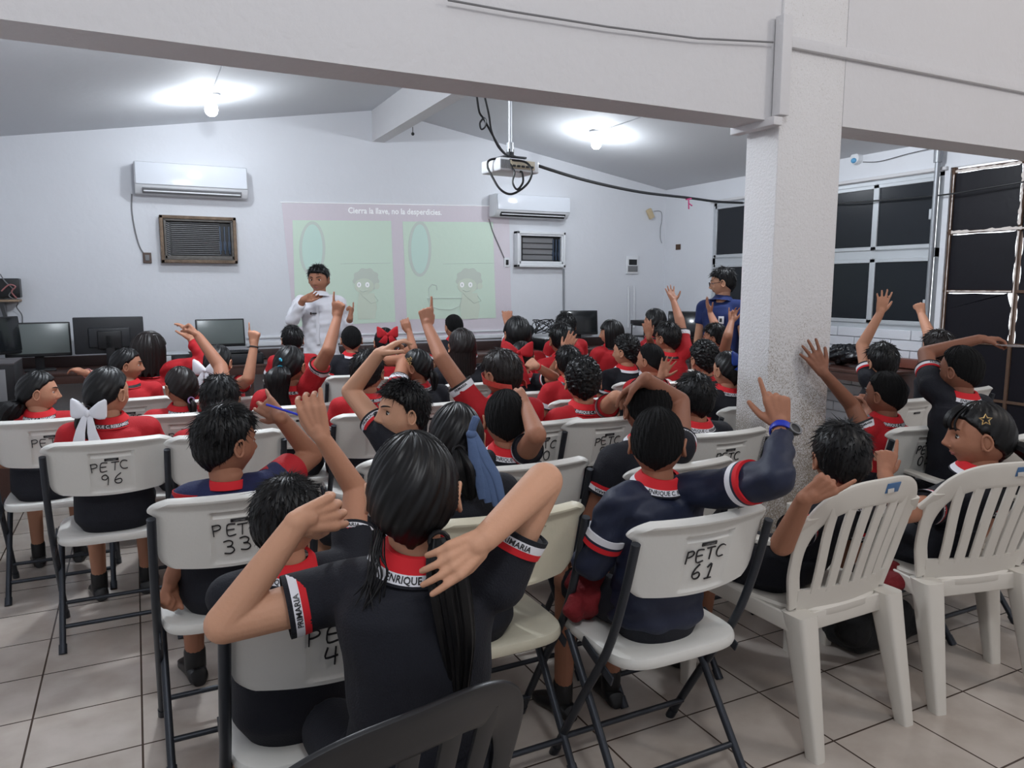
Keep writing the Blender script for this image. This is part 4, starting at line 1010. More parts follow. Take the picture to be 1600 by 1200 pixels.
m = MB().rbox((-1.05, 5.9, .735), (.62, 3.1, .03), .004)
r_ = emptyL('side_desk', (-1.05, 5.9, 0), label='dark desk along the left wall carrying the computer tower', cat='desk')
put('worktop', MB().rbox((0, 0, .735), (.60, 3.0, .03), .004), mat('dark_counter', (58, 42, 40), .4), r_)
for y in (-1.4, 0, 1.4): put('leg', MB().rbox((0, y, .36), (.5, .04, .72), .003), M_WOOD, r_)
# ------------------------------------------------------------------ monitors
def monitor(px0, px1, py0, py1, yaw, lab, Y=7.85, back=False, w=.53, h=.31, z=None, lit=False, tilt=-.12, ax=1):
    px = (px0+px1)/2; c = on(px, (py0+py1)/2, ax, Y); s = 1
    zt = c.z
    r_ = emptyL('computer_monitor', (c.x, c.y, .75), rz=math.radians(yaw), label=lab, cat='monitor')
    H0 = zt-.75; R = Matrix.Translation((0, 0, H0)) @ Matrix.Rotation(tilt if not back else 0, 4, 'X')
    put('casing', MB().rbox((0, .012, 0), (w, .03, h), .008).rbox((0, .03, -.02), (w*.6, .03, h*.55), .012).xform(R), M_DKPL if back else M_BLACK, r_)
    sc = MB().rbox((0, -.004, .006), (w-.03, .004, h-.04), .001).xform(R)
    put('screen', sc, M_SCREEN if not lit else mat('painted_reflection_screen', (104, 112, 110), .25), r_)  # lit: reflections painted as a pale screen colour, no glow
    hb = max(.03, H0-h/2)
    put('stand', MB().rbox((0, .05, (H0)/2), (.07, .02, H0), .004), M_BLACK, r_)
    put('foot', MB().rbox((0, .05, .009), (.24, .17, .016), .006), M_BLACK, r_)
    if back: put('rear_bulge', MB().rbox((0, .05, -.02+H0-.02), (w*.35, .02, h*.5), .01), M_BLACK, r_)
    return r_
monitor(15, 104, 505, 556, 6, 'second monitor from the left, screen pale with painted reflections', Y=7.72, w=.50, h=.30, lit=True)
monitor(-26, 20, 495, 555, 50, 'monitor cut by the left edge of the picture, turned sideways', Y=7.55, w=.45, h=.32)
r_ = monitor(119, 223, 494, 553, 182, 'large black monitor seen from behind with its stand', Y=7.62, back=True, w=.555, h=.325)
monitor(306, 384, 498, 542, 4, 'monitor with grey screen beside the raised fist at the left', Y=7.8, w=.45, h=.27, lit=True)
monitor(875, 936, 485, 523, -14, 'black monitor on the back counter right of the conduit', Y=7.72, w=.46, h=.29)
monitor(1055, 1094, 486, 530, -52, 'dark monitor in the corner partly behind a raised arm', Y=7.3, w=.50, h=.34)
def sbox(nm, px, py, ax, val, dims, m, lab, cat, rz=0, parts=None, z=None):
    c = on(px, py, ax, val); zz = z if z is not None else .752
    r_ = emptyL(nm, (c.x, c.y, zz), rz=rz, label=lab, cat=cat); put('casing', MB().rbox((0, 0, dims[2]/2), dims, .006), m, r_)
    for p in parts or []: put(p[0], MB().rbox(p[1], p[2], .002), p[3], r_)
    return r_
def keyboard(c, rz, m, lab, w=.44):
    r_ = emptyL('keyboard', c, rz=rz, label=lab, cat='keyboard'); put('base', MB().rbox((0, 0, .008), (w, .15, .016), .004), m, r_)
    k = MB()
    for j in range(5):
        for i in range(18): k.rbox((-w/2+.02+i*(w-.04)/17, -.055+j*.027, .020), (.019, .021, .008), .002, seg=1)
    put('keys', k, M_WHPL if m is M_WHPL else M_DKPL, r_); return r_
c = on(122, 567, 2, .752); keyboard((c.x, c.y+.0, .752), .02, M_WHPL, 'white keyboard on the counter before the big black monitor', .46)
def mouse(px, py, lab):
    c = on(px, py, 2, .757); r_ = emptyL('computer_mouse', (c.x, c.y, .752), rz=.3, label=lab, cat='mouse'); put('shell', MB().ell((0, 0, .015), (.03, .05, .017)), M_BLACK, r_); put('scroll_wheel', MB().ell((0, .03, .03), (.004, .008, .006)), M_GREY, r_)
mouse(143, 570, 'black mouse beside the white keyboard'); mouse(410, 560, 'black mouse on the counter right of the low black computer')
c = on(375, 558, 1, 7.62); r_ = sbox('desktop_computer', 375, 560, 1, 7.66, (.40, .30, .10), M_BLACK, 'low black desktop computer lying under the grey-screened monitor', 'computer', 0.0, [('front_panel', (0, -.151, .05), (.36, .006, .07), M_DKPL)])
keyboard((r_.location.x-.02, r_.location.y-.02, .856), 0, M_BLACK, 'black keyboard lying on the low desktop computer', .40)
r_ = sbox('desktop_computer', 262, 560, 1, 7.66, (.36, .32, .12), M_BLACK, 'black computer with pale top between the left monitors', 'computer', 0, [('top_cover', (0, 0, .122), (.36, .32, .006), M_ALU), ('silver_bay', (0, -.161, .06), (.05, .004, .1), M_ALU), ('front_panel', (.10, -.161, .06), (.10, .004, .08), M_DKPL)])
tw = P(22, 590, 5.6); r_ = emptyL('computer_tower', (-.93, 5.75, .752), rz=0, label='black computer tower with grey top at the far left', cat='computer')
put('casing', MB().rbox((0, 0, .13), (.46, .42, .26), .006), M_BLACK, r_); put('top_cover', MB().rbox((0, 0, .262), (.462, .424, .014), .003), mat('dark_grey_lid', (66, 62, 64), .5), r_); put('side_strip', MB().rbox((.16, -.212, .13), (.05, .006, .2), .002), M_GREY, r_)
keyboard((-.85, 5.05, .752), .2, M_BLACK, 'black keyboard on the left desk beside the ponytailed girl', .42)
o = put('paper_stack', MB().rbox((-.85, 4.78, .765), (.30, .21, .022), .003), M_WHPL); tag(o, 'white papers on the left desk by the chair', 'papers')
c = on(766, 542, 2, .757); o = put('paper_stack', MB().rbox((c.x, c.y, .765), (.30, .22, .02), .003, R=Matrix.Rotation(.1, 3, 'Z')), M_WHPL); tag(o, 'white papers on the counter under the slide', 'papers')
c = on(862, 528, 1, 7.75); r_ = sbox('printer', 862, 530, 1, 7.72, (.36, .30, .13), M_BLACK, 'black printer with white lid beneath the coiled cables', 'printer', 0, [('lid', (0, 0, .135), (.34, .28, .014), M_WHPL)])
m = MB(); rg = np.random.default_rng(3); c = V((r_.location.x-.10, 7.75, .93))
for k in range(9):
    a0 = rg.random()*6; pts = [c+V(((.10+.05*rg.random())*math.cos(a0+t), .05*math.sin(t*2+k), .09+.08*math.sin(a0*2+t))) for t in np.linspace(0, 5, 10)]; m.tube(smooth_line([tuple(p) for p in pts], 3), .005, 6)
o = put('cable_coil', m, M_BLACK); tag(o, 'tangle of black cables heaped on the printer', 'cables')
o = put('cloth_bag', remesh(MB().ell((c.x-.30, 7.7, .89), (.12, .10, .13)).ell((c.x-.22, 7.7, .98), (.07, .07, .07)).ell((c.x-.38, 7.7, .86), (.09, .08, .09)), .012, 3), M_BLACK); tag(o, 'black cloth bag slumped beside the cable tangle', 'bag')
r_ = sbox('scanner', 1008, 515, 1, 7.62, (.24, .30, .05), M_BLACK, 'flat black device on a small rack near the back corner', 'scanner', 0, z=1.02)
c = r_.location; r2 = emptyL('wire_rack', (c.x, c.y, .752), label='small black rack standing on the counter near the corner', cat='rack')
for dx in (-.11, .11):
    for dy in (-.13, .13): put('post', MB().tube([(dx, dy, 0), (dx, dy, .262)], .008, 8), M_BLACK, r2)
put('tray', MB().rbox((0, 0, .12), (.24, .28, .012), .002), M_BLACK, r2); put('top', MB().rbox((0, 0, .258), (.24, .28, .012), .002), M_BLACK, r2)
sbox('speaker_box', 1107, 530, 0, 5.98, (.22, .22, .16), M_DKPL, 'dark grey box on the corner counter behind the woman', 'box', 0, [('grille', (-.112, 0, .08), (.006, .18, .12), M_BLACK)])
# plastic bag on the side counter
c = on(1312, 552, 0, 6.0); m = MB(); rg = np.random.default_rng(8)
for k in range(22): m.ell((5.95+rg.normal()*.04, c.y+rg.normal()*.16, .83+rg.random()*.07), (.06+.04*rg.random(), .07+.04*rg.random(), .045+.03*rg.random()), 14, 8)
bm2 = remesh(m, .012, 2); v, *_ = mesh_arrays(bm2); v[:, 2] += .010*np.sin(v[:, 1]*60+3*np.sin(v[:, 0]*40)); v[:, 0] += .008*np.sin(v[:, 2]*90+v[:, 1]*33); v[:, 2] = np.maximum(v[:, 2], .753)
bm2.vertices.foreach_set('co', v.ravel()); finish(bm2, True, 0)
o = put('plastic_bag', bm2, mat('black_bin_bag', (16, 17, 22), .25)); tag(o, 'crumpled black plastic bag on the right wall counter', 'bag')

# ------------------------------------------------------------------ folding chairs
def back_panel_mb(rec=True):
    nu, nv = 56, 44; m = MB(); H_ = .212
    def pt(u, v, side):
        # superellipse mapping of the square for rounded corners
        z = v*H_/2; hw = .216+.020*sstep(v, .50, .66)-.004*(1-(v+1)/2)
        kv = abs(v); e = 7 if v > 0 else 5
        hw2 = hw*(1-max(0, (kv-.55)/.45)**(3)*(.24 if v > 0 else .14)); x = u*hw2
        y = .040*(x/.23)**2
        th = .010 + .013*sstep(v, .70, .93)*1.0
        if side:  # rear surface
            y -= th*(1-max(0, abs(u)-.94)/.06*.6)*(1-max(0, v-.95)/.05*.5)
            if rec:
                ix = sstep(.078-abs(x-.005), 0, .006); iz = sstep(z+.095, 0, .006)*sstep(.066-z, 0, .006)
                y += .005*ix*iz + .006*ix*sstep(z-.044, 0, .004)*sstep(.066-z, 0, .006)
        else: y += .004
        if v < -.8: z += .012*(1-(x/.23)**2)*-1
        if v > .8: z += .010*(1-(x/.23)**2)
        return (x, y, z)
    us, vs = np.linspace(-1, 1, nu), np.linspace(-1, 1, nv); A = [[pt(u, v, 1) for u in us] for v in vs]; B = [[pt(u, v, 0) for u in us] for v in vs]
    P_ = [p for r in A for p in r]+[p for r in B for p in r]; N = nu*nv; fs = []
    for i in range(nv-1):
        for j in range(nu-1): a = i*nu+j; fs += [(a, a+1, a+nu+1, a+nu), (N+a, N+a+nu, N+a+nu+1, N+a+1)]
    per = [j for j in range(nu)]+[i*nu+nu-1 for i in range(1, nv)]+[(nv-1)*nu+j for j in range(nu-2, -1, -1)]+[i*nu for i in range(nv-2, 0, -1)]
    for k in range(len(per)): a, b_ = per[k], per[(k+1) % len(per)]; fs.append((a, N+a, N+b_, b_))
    return m.add(P_, fs)
TL = math.atan2(.42, .82)     # lean of the long tube (y per z)
BT = Matrix.Translation((0, -.240, .738)) @ Matrix.Rotation(.24, 4, 'X')
def mk_chair_meshes():
    D = {}
    m = back_panel_mb().xform(BT); me = m.mesh('backrest'); finish(me, True, 35); D['backrest'] = me
    m = MB(); nu = 20
    rg_ = []
    for z, k in ((.418, .90), (.420, .985), (.428, 1.0), (.440, 1.0), (.449, .985), (.452, .95)):
        a = np.arange(48)*2*math.pi/48; ca, sa = np.cos(a), np.sin(a); e = 4.5
        rg_.append(np.stack([np.sign(ca)*abs(ca)**(2/e)*.215*k, np.sign(sa)*abs(sa)**(2/e)*.200*k+.0, np.full(48, z)], 1))
    for k in (.75, .45, .15, .02):
        a = np.arange(48)*2*math.pi/48; ca, sa = np.cos(a), np.sin(a); e = 4
        rg_.append(np.stack([np.sign(ca)*abs(ca)**(2/e)*.215*k, np.sign(sa)*abs(sa)**(2/e)*.200*k, np.full(48, .450-.012*(1-k))], 1))
    m.rings(rg_); me = m.mesh('seat'); finish(me, True, 35); D['seat'] = me
    for nm, sx in (('L', -1), ('R', 1)):
        x = sx*.226; m = MB().tube(smooth_line([(sx*.224, -.243, .800), (x, -.194, .63), (x, -.125, .46), (x, .0, .26), (x, .14, .03), (x, .155, .0)], 4), .0125, 12)
        m.tube([(x, .137, .035), (x, .157, .0)], .015, 12); me = m.mesh('long_leg'); finish(me); D['ll'+nm] = me
        x = sx*.212; m = MB().tube([(x, .10, .425), (x, -.02, .27), (x, -.222, .0)], .0120, 12).tube([(x, -.198, .03), (x, -.222, .0)], .015, 12); me = m.mesh('rear_leg'); finish(me); D['rl'+nm] = me
        m = MB().rbox((sx*.220, -.07, .41), (.006, .16, .03), .002, R=Matrix.Rotation(.35, 3, 'X')); me = m.mesh('hinge'); finish(me); D['h'+nm] = me
    m = MB().tube([(-.226, .095, .09), (.226, .095, .09)], .009, 10); me = m.mesh('crossbar'); finish(me); D['cb1'] = me
    m = MB().tube([(-.212, -.155, .085), (.212, -.155, .085)], .009, 10); me = m.mesh('crossbar'); finish(me); D['cb2'] = me
    m = MB().rbox((.005, -.0, .034), (.050, .004, .011), .004); m.xform(BT @ Matrix.Translation((0, -.0065, 0))); me = m.mesh('brand_plate'); finish(me); D['bp'] = me
    m = flat_text('LIFETIME', (0.005, -.0095, .034), (1, 0, 0), (0, 0, 1), .0085, bold=True); m.xform(BT); me = m.mesh('brand_lettering'); finish(me, False, 0); D['bt'] = me
    return D
CH = mk_chair_meshes(); NCH = [0]; CHAIRS = []
def writing(s, size, x0, z0, th, seed, m=None):
    rg_ = np.random.default_rng(seed); mb = MB(); x = x0
    for ch in s:
        if ch == ' ': x += size*.4; continue
        jit = rg_.normal(size=2)*size*.05; sk = rg_.normal()*.06
        for st in GL[ch]:
            pts = [(x+(a+b_*sk)*size*1.2+jit[0], -.0085, z0+b_*size+jit[1]) for a, b_ in st]
            pts = smooth_line(pts, 4) if len(pts) > 2 else pts
            q = [np.array(p) for p in pts]
            for i in range(len(q)-1):
                d = q[i+1]-q[i]; n_ = nrm(np.cross(d, (0, 1, 0)))*th; d = nrm(d)*th*.5
                a_, b_ = q[i]-d, q[i+1]+d
                dy = np.array([0, .003, 0])
                mb.add([a_-n_, a_+n_, b_+n_, b_-n_, a_-n_+dy, a_+n_+dy, b_+n_+dy, b_-n_+dy], [(0, 1, 2, 3), (0, 4, 5, 1), (1, 5, 6, 2), (2, 6, 7, 3), (3, 7, 4, 0)])
        x += size*(.86 if ch == 'E' else 1.0)
    return mb
def chair(x, y, rz, num, lab, stained=False, faint=False, scale=1.0):
    r_ = emptyL('folding_chair', (x, y, 0), rz=rz, label=lab, cat='chair'); pl = M_PLASTD if stained else M_PLAST
    for k, nm, mm in (('backrest', 'backrest', pl), ('seat', 'seat', pl), ('llL', 'leg', M_TUBE), ('llR', 'leg', M_TUBE), ('rlL', 'leg', M_TUBE), ('rlR', 'leg', M_TUBE), ('hL', 'hinge', M_TUBE), ('hR', 'hinge', M_TUBE), ('cb1', 'crossbar', M_TUBE), ('cb2', 'crossbar', M_TUBE)):
        me = CH[k]
        if mm is M_PLASTD: me = me.copy(); me.materials.clear()
        if len(me.materials) == 0: me.materials.append(mm)
        o = bpy.data.objects.new(nm, me); COL.objects.link(o); o.parent = r_
        if k == 'backrest': bo = o
    for k, nm, mm in (('bp', 'brand_plate', M_BLACK), ('bt', 'brand_lettering', M_GREY)):
        me = CH[k]
        if len(me.materials) == 0: me.materials.append(mm)
        o = bpy.data.objects.new(nm, me); COL.objects.link(o); o.parent = bo
    NCH[0] += 1; r_.scale = (1.04,)*3
    if num is not None:
        mk = M_MARKF if faint else M_MARK
        w1 = writing('PETC', .036, -.066, -.014, .0014, NCH[0]*7).merge(writing(num, .044, -.034 if len(num) > 1 else -.01, -.072, .0015, NCH[0]*7+1)) if num else writing('PETC', .036, -.066, -.014, .0014, NCH[0]*7)
        w1.xform(BT @ Matrix.Rotation(0, 4, 'Z')); put('handwritten_number', w1, mk, bo)
    CHAIRS.append(r_); return r_
# ------------------------------------------------------------------ moulded armchairs
def armchair(x, y, rz, lab, m, sticker=True, slats=6):
    r_ = emptyL('plastic_armchair', (x, y, 0), rz=rz, label=lab, cat='chair'); r_.scale = (1.02, 1, 1.045 if sticker else 1)
    # seat
    s_ = MB(); rg_ = []
    for z, k in ((.395, .97), (.405, 1), (.425, 1), (.432, .96), (.428, .8), (.420, .5), (.416, .05)):
        a = np.arange(40)*2*math.pi/40; ca, sa = np.cos(a), np.sin(a); e = 4
        xx = np.sign(ca)*abs(ca)**(2/e)*.235*k; yy = np.sign(sa)*abs(sa)**(2/e)*.225*k; rg_.append(np.stack([xx*(1+.12*yy/.22), yy+.01, np.full(40, z)], 1))
    s_.rings(rg_); put('seat', s_, m, r_)
    # back: outer frame follows an arch; surface y as function of z
    by = lambda z: -.205-.24*(z-.42)*(1+.4*(z-.42)); bw_ = lambda z: .205+.10*min(1, (z-.42)/.3)-.0*(z-.8)
    fr = MB(); 
    def strip(path, w0, t=.014):   # path points with width direction x
        rg2 = []
        for (px_, pz, ww) in path:
            c_ = np.array([px_, by(pz)-.035*(1-(px_/.3)**2)*0, pz]); rg2.append((c_, (1, 0, 0), (0, 1, 0), ww, t/2, 4))
        return rg2
    N = 26
    zz = np.linspace(.44, .865, 14)
    curve = lambda x_: .05*(x_/.27)**2
    bd = MB()
    def band(z0, z1, n=40, x1=None):
        A, B = [], []
        for i in range(n+1):
            t = -1+2*i/n
            zt0, zt1 = z0(t), z1(t); col = []
            for z in np.linspace(zt0, zt1, 6): col.append((t*hw(z), by(z)+curve(t*hw(z)), z))
            A.append(col)
        thick = .014
        rg3 = [np.array(c_+[(p[0], p[1]+thick, p[2]) for p in c_[::-1]]) for c_ in A]
        bd.rings(rg3)
    def hw(z): return (.200+.045*sstep(z, .42, .70))*(1-.45*max(0, (z-.72)/.145)**2.6)
    band(lambda t: .425, lambda t: .50)
    ztop = lambda x_: .60+.215*max(0, 1-(abs(x_)/.243)**3.0)**(1/3.0)
    pa = [(-.205, .44), (-.222, .50), (-.237, .56)]+[(-.243*math.cos(q_)**(2/3.0), .60+.215*math.sin(q_)**(2/3.0)) for q_ in np.linspace(.06, math.pi/2, 12)]
    pa = pa+[(-x_, z_) for x_, z_ in pa[-2::-1]]; pl_ = smooth_line([(x_, 0, z_) for x_, z_ in pa], 3); rgA = []
    for i, p_ in enumerate(pl_):
        tn = nrm(np.array(pl_[min(i+1, len(pl_)-1)])-np.array(pl_[max(i-1, 0)])); nn_ = np.array([-tn[2], 0, tn[0]]); k_ = sstep(p_[2], .60, .80)
        sl_ = -.24*1.15; nn3 = nrm((nn_[0], nn_[2]*sl_, nn_[2]))
        rgA.append((np.array([p_[0], by(p_[2])+curve(p_[0])+.006, p_[2]]), nn3, nrm((0, 1, -sl_)), .024+.022*k_, .008, 4))
    bd.loft(rgA, 18); put('backrest', bd, m, r_)
    for sg in (-1, 1):
        if not sticker: continue
        ar = MB(); path = [(sg*.240, by(.74)+.03, .755), (sg*.270, by(.70)+.05, .705), (sg*.295, -.18, .665), (sg*.298, -.05, .648), (sg*.295, .10, .645), (sg*.288, .20, .640), (sg*.275, .235, .615), (sg*.268, .245, .56)]
        pl = smooth_line(path, 4); rg4 = []
        for i, p in enumerate(pl):
            tn = nrm(np.array(pl[min(i+1, len(pl)-1)])-np.array(pl[max(i-1, 0)])); u_ = np.array([1., 0, 0]); v_ = np.cross(tn, u_)
            rg4.append((p, u_, v_, .026, .009, 4))
        ar.loft(rg4, 16); put('armrest', ar, m, r_)
    for i in range(slats):
        t = -.76+1.52*i/(slats-1); sm_ = MB(); rg5 = []
        for z in np.linspace(.485, ztop(t*.215)-.01, 12):
            xo = t*(.190+.025*sstep(z, .5, .75)); rg5.append((np.array([xo, by(z)+curve(xo)+.006, z]), (1, 0, 0), (0, 1, 0), .0205, .006, 4))
        sm_.loft(rg5, 12); put('slat', sm_, m, r_)
    # legs: wide channel shaped
    for sx, sy in ((-1, -1), (1, -1), (-1, 1), (1, 1)):
        lg = MB(); 
        x0, y0 = sx*(.205), sy*.20; x1, y1 = sx*(.215 if sy < 0 else .262), sy*(.30 if sy < 0 else .25)
        zt = .43 if sy < 0 or not sticker else .60
        rg6 = []
        for t in np.linspace(0, 1, 10):
            z = zt*(1-t); xx = x0+(x1-x0)*t if sy < 0 else sx*(.268-.0*t); yy = y0+(y1-y0)*t if sy < 0 else .235+.012*t
            k = (.052-.024*t)
            rg6.append((np.array([xx, yy, z]), nrm((1, -sx*sy*.0, 0)), (0, 1, 0), k*(.62 if sy > 0 else .8), k*.9, 5))
        lg.loft(rg6, 20); put('leg', lg, m, r_)
    put('apron', MB().rbox((0, -.205, .395), (.42, .014, .06), .004), m, r_); put('apron', MB().rbox((0, .215, .395), (.44, .014, .05), .004), m, r_)
    for sx in (-1, 1): put('side_rail', MB().rbox((sx*.238, 0, .40), (.014, .42, .055), .004), m, r_)
    if sticker:
        z = .825; x_ = .045; c_ = np.array([x_, by(z)-.0025, z]); zt = nrm((0, (by(.84)-by(.81))/.03, 1))
        a_ = MB().rbox(c_, (.062, .003, .034), .001, R=Matrix((( 1, 0, 0), (0, zt[2], zt[1]), (0, -zt[1]*-1*-1, zt[2])))); put('sticker', a_, mat('blue_sticker', (62, 104, 150), .5), r_)
        b2 = MB().rbox(c_+np.array([-.012, -.002, -.008]), (.03, .002, .014), .001); put('sticker_patch', b2, mat('pale_sticker', (190, 186, 180), .6), r_)
    return r_
# ------------------------------------------------------------------ the people, one call each
def A_(el, wr, tip, pose='relaxed', n='a', **k): return dict(el=el, wr=wr, tip=tip, pose=pose, n=n, **k)
person('man', h=(498, 436, 34), d=6.6, s=1.13, adult=True, stand=True, yaw=172, pitch=8, body=203, tone=2, hair='short', face=True, shirt='white', pants='jean', belt=True, tl=1.06, vox=.0045,
       R=A_((457, 500, -1), (474, 468, -1), (494, 462), 'claw', 'c', fs=.8), L=A_((541, 520, 1), (547, 497, -1), (551, 474), 'pointthumb', 'l', fs=.85), ctext=False,
       label='man standing before the slide in a white long-sleeved shirt and jeans')
person('woman', h=(1129, 441, 33), d=6.1, s=1.1, adult=True, stand=True, yaw=72, pitch=10, body=250, tone=0, hair='short', face=True, shirt='polo', hang=True, tl=1.05, vox=.0045,
       label='woman with glasses in a royal blue polo standing beside the pillar')
K = person
K(1, h=(234, 548, 50), d=4.15, yaw=-25, hair='bob', hl=.13, shirt='redjacket', brown=1, tone=1, R=A_((326, 570, -1), (300, 532, 1), (284, 503), 'relaxed', 'l', sh=(272, 578, 4.15)),
  label='girl with brown bob in red tracksuit jacket raising a sleeved arm, near big monitor')
K(2, h=(198, 570, 46), d=3.75, yaw=-62, face=True, hair='pony', shirt='red', tone=2, tail=dict(at=(0, -.085, -.045), path=[(0, -.02, -.02), (0, -.02, -.06)], r=.02, tie=M_REDC), L=A_((170, 590, -1), (134, 583, -1), (108, 574), 'relaxed', 'd', sh=(182, 604, 3.75)),
  label='girl with red hair tie stretching her left arm over a chair toward the keyboard')
K(3, h=(60, 612, 58), d=2.95, df=1.24, yaw=-60, face=True, hair='pony', shirt='red', tone=1, tail=dict(at=(0, -.085, -.06), path=[(0, -.035, -.03), (0, -.055, -.08), (0, -.065, -.14)], r=.055, wave=.012, n=40),
  label='girl at far left whose bushy ponytail hangs over the chair back')
K(4, h=(168, 613, 66), d=2.72, df=1.18, yaw=-18, hair='pony', shirt='red', tone=1, tail=dict(at=(0, -.088, -.065), path=[(0, -.02, -.04), (0, -.01, -.10), (.0, 0, -.16)], r=.03),
  label='girl in red polo with a large white bow below her dark hair')
K(5, h=(283, 604, 56), d=3.05, df=1.26, yaw=52, face=True, hair='pony', shirt='red', tone=2, brown=1, tail=dict(at=(0, -.08, -.07), path=[(0, -.012, -.03), (0, -.01, -.07)], r=.017, tie=mat('lilac_tie', (170, 140, 190), .6)),
  label='girl in red polo with short ponytail in a lilac tie, facing left')
K(8, h=(341, 566, 44), d=3.75, yaw=-5, hair='pony', shirt='red', tone=1, tail=dict(at=(0, -.088, -.03), path=[(0, -.02, -.03), (0, -.01, -.09)], r=.02), R=A_((388, 592, -1), (397, 540, 1), (397, 508), 'point', 'a', sh=(368, 606, 3.7)),
  label='girl with printed white bow pointing one finger up, dark band on her wrist')
K(6, h=(344, 626, 62), d=2.75, df=1.22, yaw=8, hair='short', shirt='red', tone=2, L=None, R=A_((345, 574, 1), (311, 527, 1), (290, 502), 'fist', 'l', sh=(352, 632, 3.0), sl=.3),
  label='child in red polo raising a bent bare arm and fist before the grey monitor')
K(10, h=(457, 531, 34), d=5.0, hair='short', shirt='red', tone=1, label='dark-haired child in the front row just left of the man')
K(9, h=(453, 572, 52), d=3.55, yaw=-12, hair='pony', shirt='red', tone=2, tail=dict(at=(0, -.09, -.01), path=[(0, -.035, -.04), (0, -.03, -.12), (0, -.02, -.20), (.0, -.02, -.25)], r=.045, wave=.012, n=30, tie=mat('turquoise', (40, 150, 180), .4)), R=A_((513, 548, -1), (527, 497, 1), (531, 455), 'point', 'a', sh=(487, 597, 3.5), sl=.55),
  label='girl with long wavy ponytail and turquoise clip raising her right arm before the man')
K(11, h=(549, 531, 34), d=5.0, hair='fade', shirt='navy', tone=1, label='boy with short round haircut in the front row right of the man')
K(12, h=(602, 535, 36), d=4.9, hair='pony', shirt='red', tone=2, tail=dict(at=(0, -.085, .0), path=[(0, -.02, -.02), (0, -.02, -.06)], r=.02), R=A_((645, 545, -1), (640, 520, 1), (630, 496), 'claw', 'a', sh=(620, 560, 4.9)),
  label='girl with glittery red bow and a raised hand before the slide')
K(16, h=(709, 511, 32), d=5.4, yaw=35, face=True, hair='fade', shirt='navy', tone=1, label='boy with flat-top haircut in the front row before the right picture')
K(161, h=(722, 541, 44), d=4.6, hair='long', hl=.27, brown=1, shirt='navy', tone=1, label='girl with long loose brown hair and small red clips')
K(13, h=(574, 582, 54), d=3.2, hair='spiky', shirt='red', tone=2, yaw=-8, L=None, R=A_((632, 563, 1), (578, 566, -1), (530, 588), 'relaxed', 'd', sh=(622, 604, 3.3), sl=.2), ctext=True,
  label='boy in red polo with forearm folded over the top of his head')
K(15, h=(652, 573, 50), d=3.6, yaw=70, face=True, hair='pony', shirt='navy', tone=2, tail=dict(at=(0, -.088, -.03), path=[(0, -.02, -.04), (0, -.01, -.10)], r=.025),
  label='girl in profile with gold star hair clips behind the raised arms')
K(14, h=(629, 643, 84), d=2.55, df=1.15, s=1.0, yaw=118, pitch=-2, face=True, lash=True, mouth=.004, plump=1.25, hair='spiky', shirt='navy', tone=0, vox=.0034, body=-30, hi=True, L=A_((548, 612, 1), (592, 553, -1), (652, 519), 'two', 'd', sh=(600, 676, 2.55), sl=.28), R=None,
  label='smiling boy turned to the left with an arm bent high over his head')
K(18, h=(808, 521, 42), d=4.75, hair='long', hl=.13, shirt='red', tone=2, L=A_((800, 520, 1), (793, 505, -1), (792, 482), 'claw', 'a', sh=(795, 545, 4.8)), label='child with dark headband raising a curled hand by the slide edge')
K(19, h=(815, 559, 42), d=4.0, yaw=-10, hair='pony', shirt='navy', tone=1, tail=dict(at=(0, -.088, -.0), path=[(0, -.02, -.04), (0, -.01, -.09)], r=.02), R=A_((866, 590, -1), (838, 572, -1), (822, 562), 'relaxed', 'a', sh=(838, 598, 4.0), sl=.75),
  label='girl with big red ribbon bow holding a hand behind her head')
K(20, h=(884, 509, 33), d=5.3, yaw=15, hair='short', shirt='red', tone=1, label='child in the front row right before the black monitor')
K(21, h=(878, 531, 42), d=4.5, yaw=15, hair='short', shirt='red', tone=2, R=A_((866, 578, -1), (882, 550, -1), (896, 524), 'open', 'a', sh=(898, 572, 4.5), sl=.2), label='child in red pressing an open hand on the back of the head')
K(22, h=(888, 567, 42), d=3.75, yaw=10, hair='short', shirt='red', tone=1, label='child in red polo partly hidden behind the curly-haired boy')
K(23, h=(911, 596, 58), d=3.0, df=1.24, yaw=4, hair='curly', shirt='red', tone=1, vox=.004, R=A_((962, 622, -1), (985, 625, 1), (1000, 620), 'relaxed', 'd', sh=(945, 640, 3.0), sl=.35),
  label='curly-haired boy in red polo seen from behind')
K(17, h=(785, 585, 66), d=2.95, yaw=45, pitch=14, face=True, hair='short', brown=1, shirt='red', tone=2, vox=.004, L=A_((690, 560, 1), (668, 510, 1), (664, 470), 'point', 'a', sh=(745, 640, 2.85), sl=.5),
  label='boy with red printed face mask stretching his left arm high, finger pointing')
K(24, h=(955, 520, 34), d=5.2, yaw=75, face=True, hair='bob', hl=.13, shirt='red', tone=1, label='girl with black bob in profile, red and blue shoulders')
K(25, h=(978, 549, 44), d=4.4, yaw=55, face=True, hair='curly', shirt='navy', tone=1, label='boy with thick curly hair looking left in the right-hand rows')
K(26, h=(1023, 503, 36), d=5.2, yaw=40, hair='long', hl=.16, shirt='red', tone=2, L=A_((1020, 545, -1), (1014, 527, -1), (1010, 503), 'open', 'a', sh=(1012, 545, 5.2)), label='girl with wet-looking black hair covering her face with one hand')
K(27, h=(1043, 528, 42), d=4.7, yaw=42, face=True, hair='short', shirt='red', tone=2, R=A_((1062, 500, 1), (1053, 472, 1), (1046, 450), 'wide', 'u', sh=(1070, 548, 4.7), sl=.6), label='boy in red polo holding an open palm high near the corner monitor')
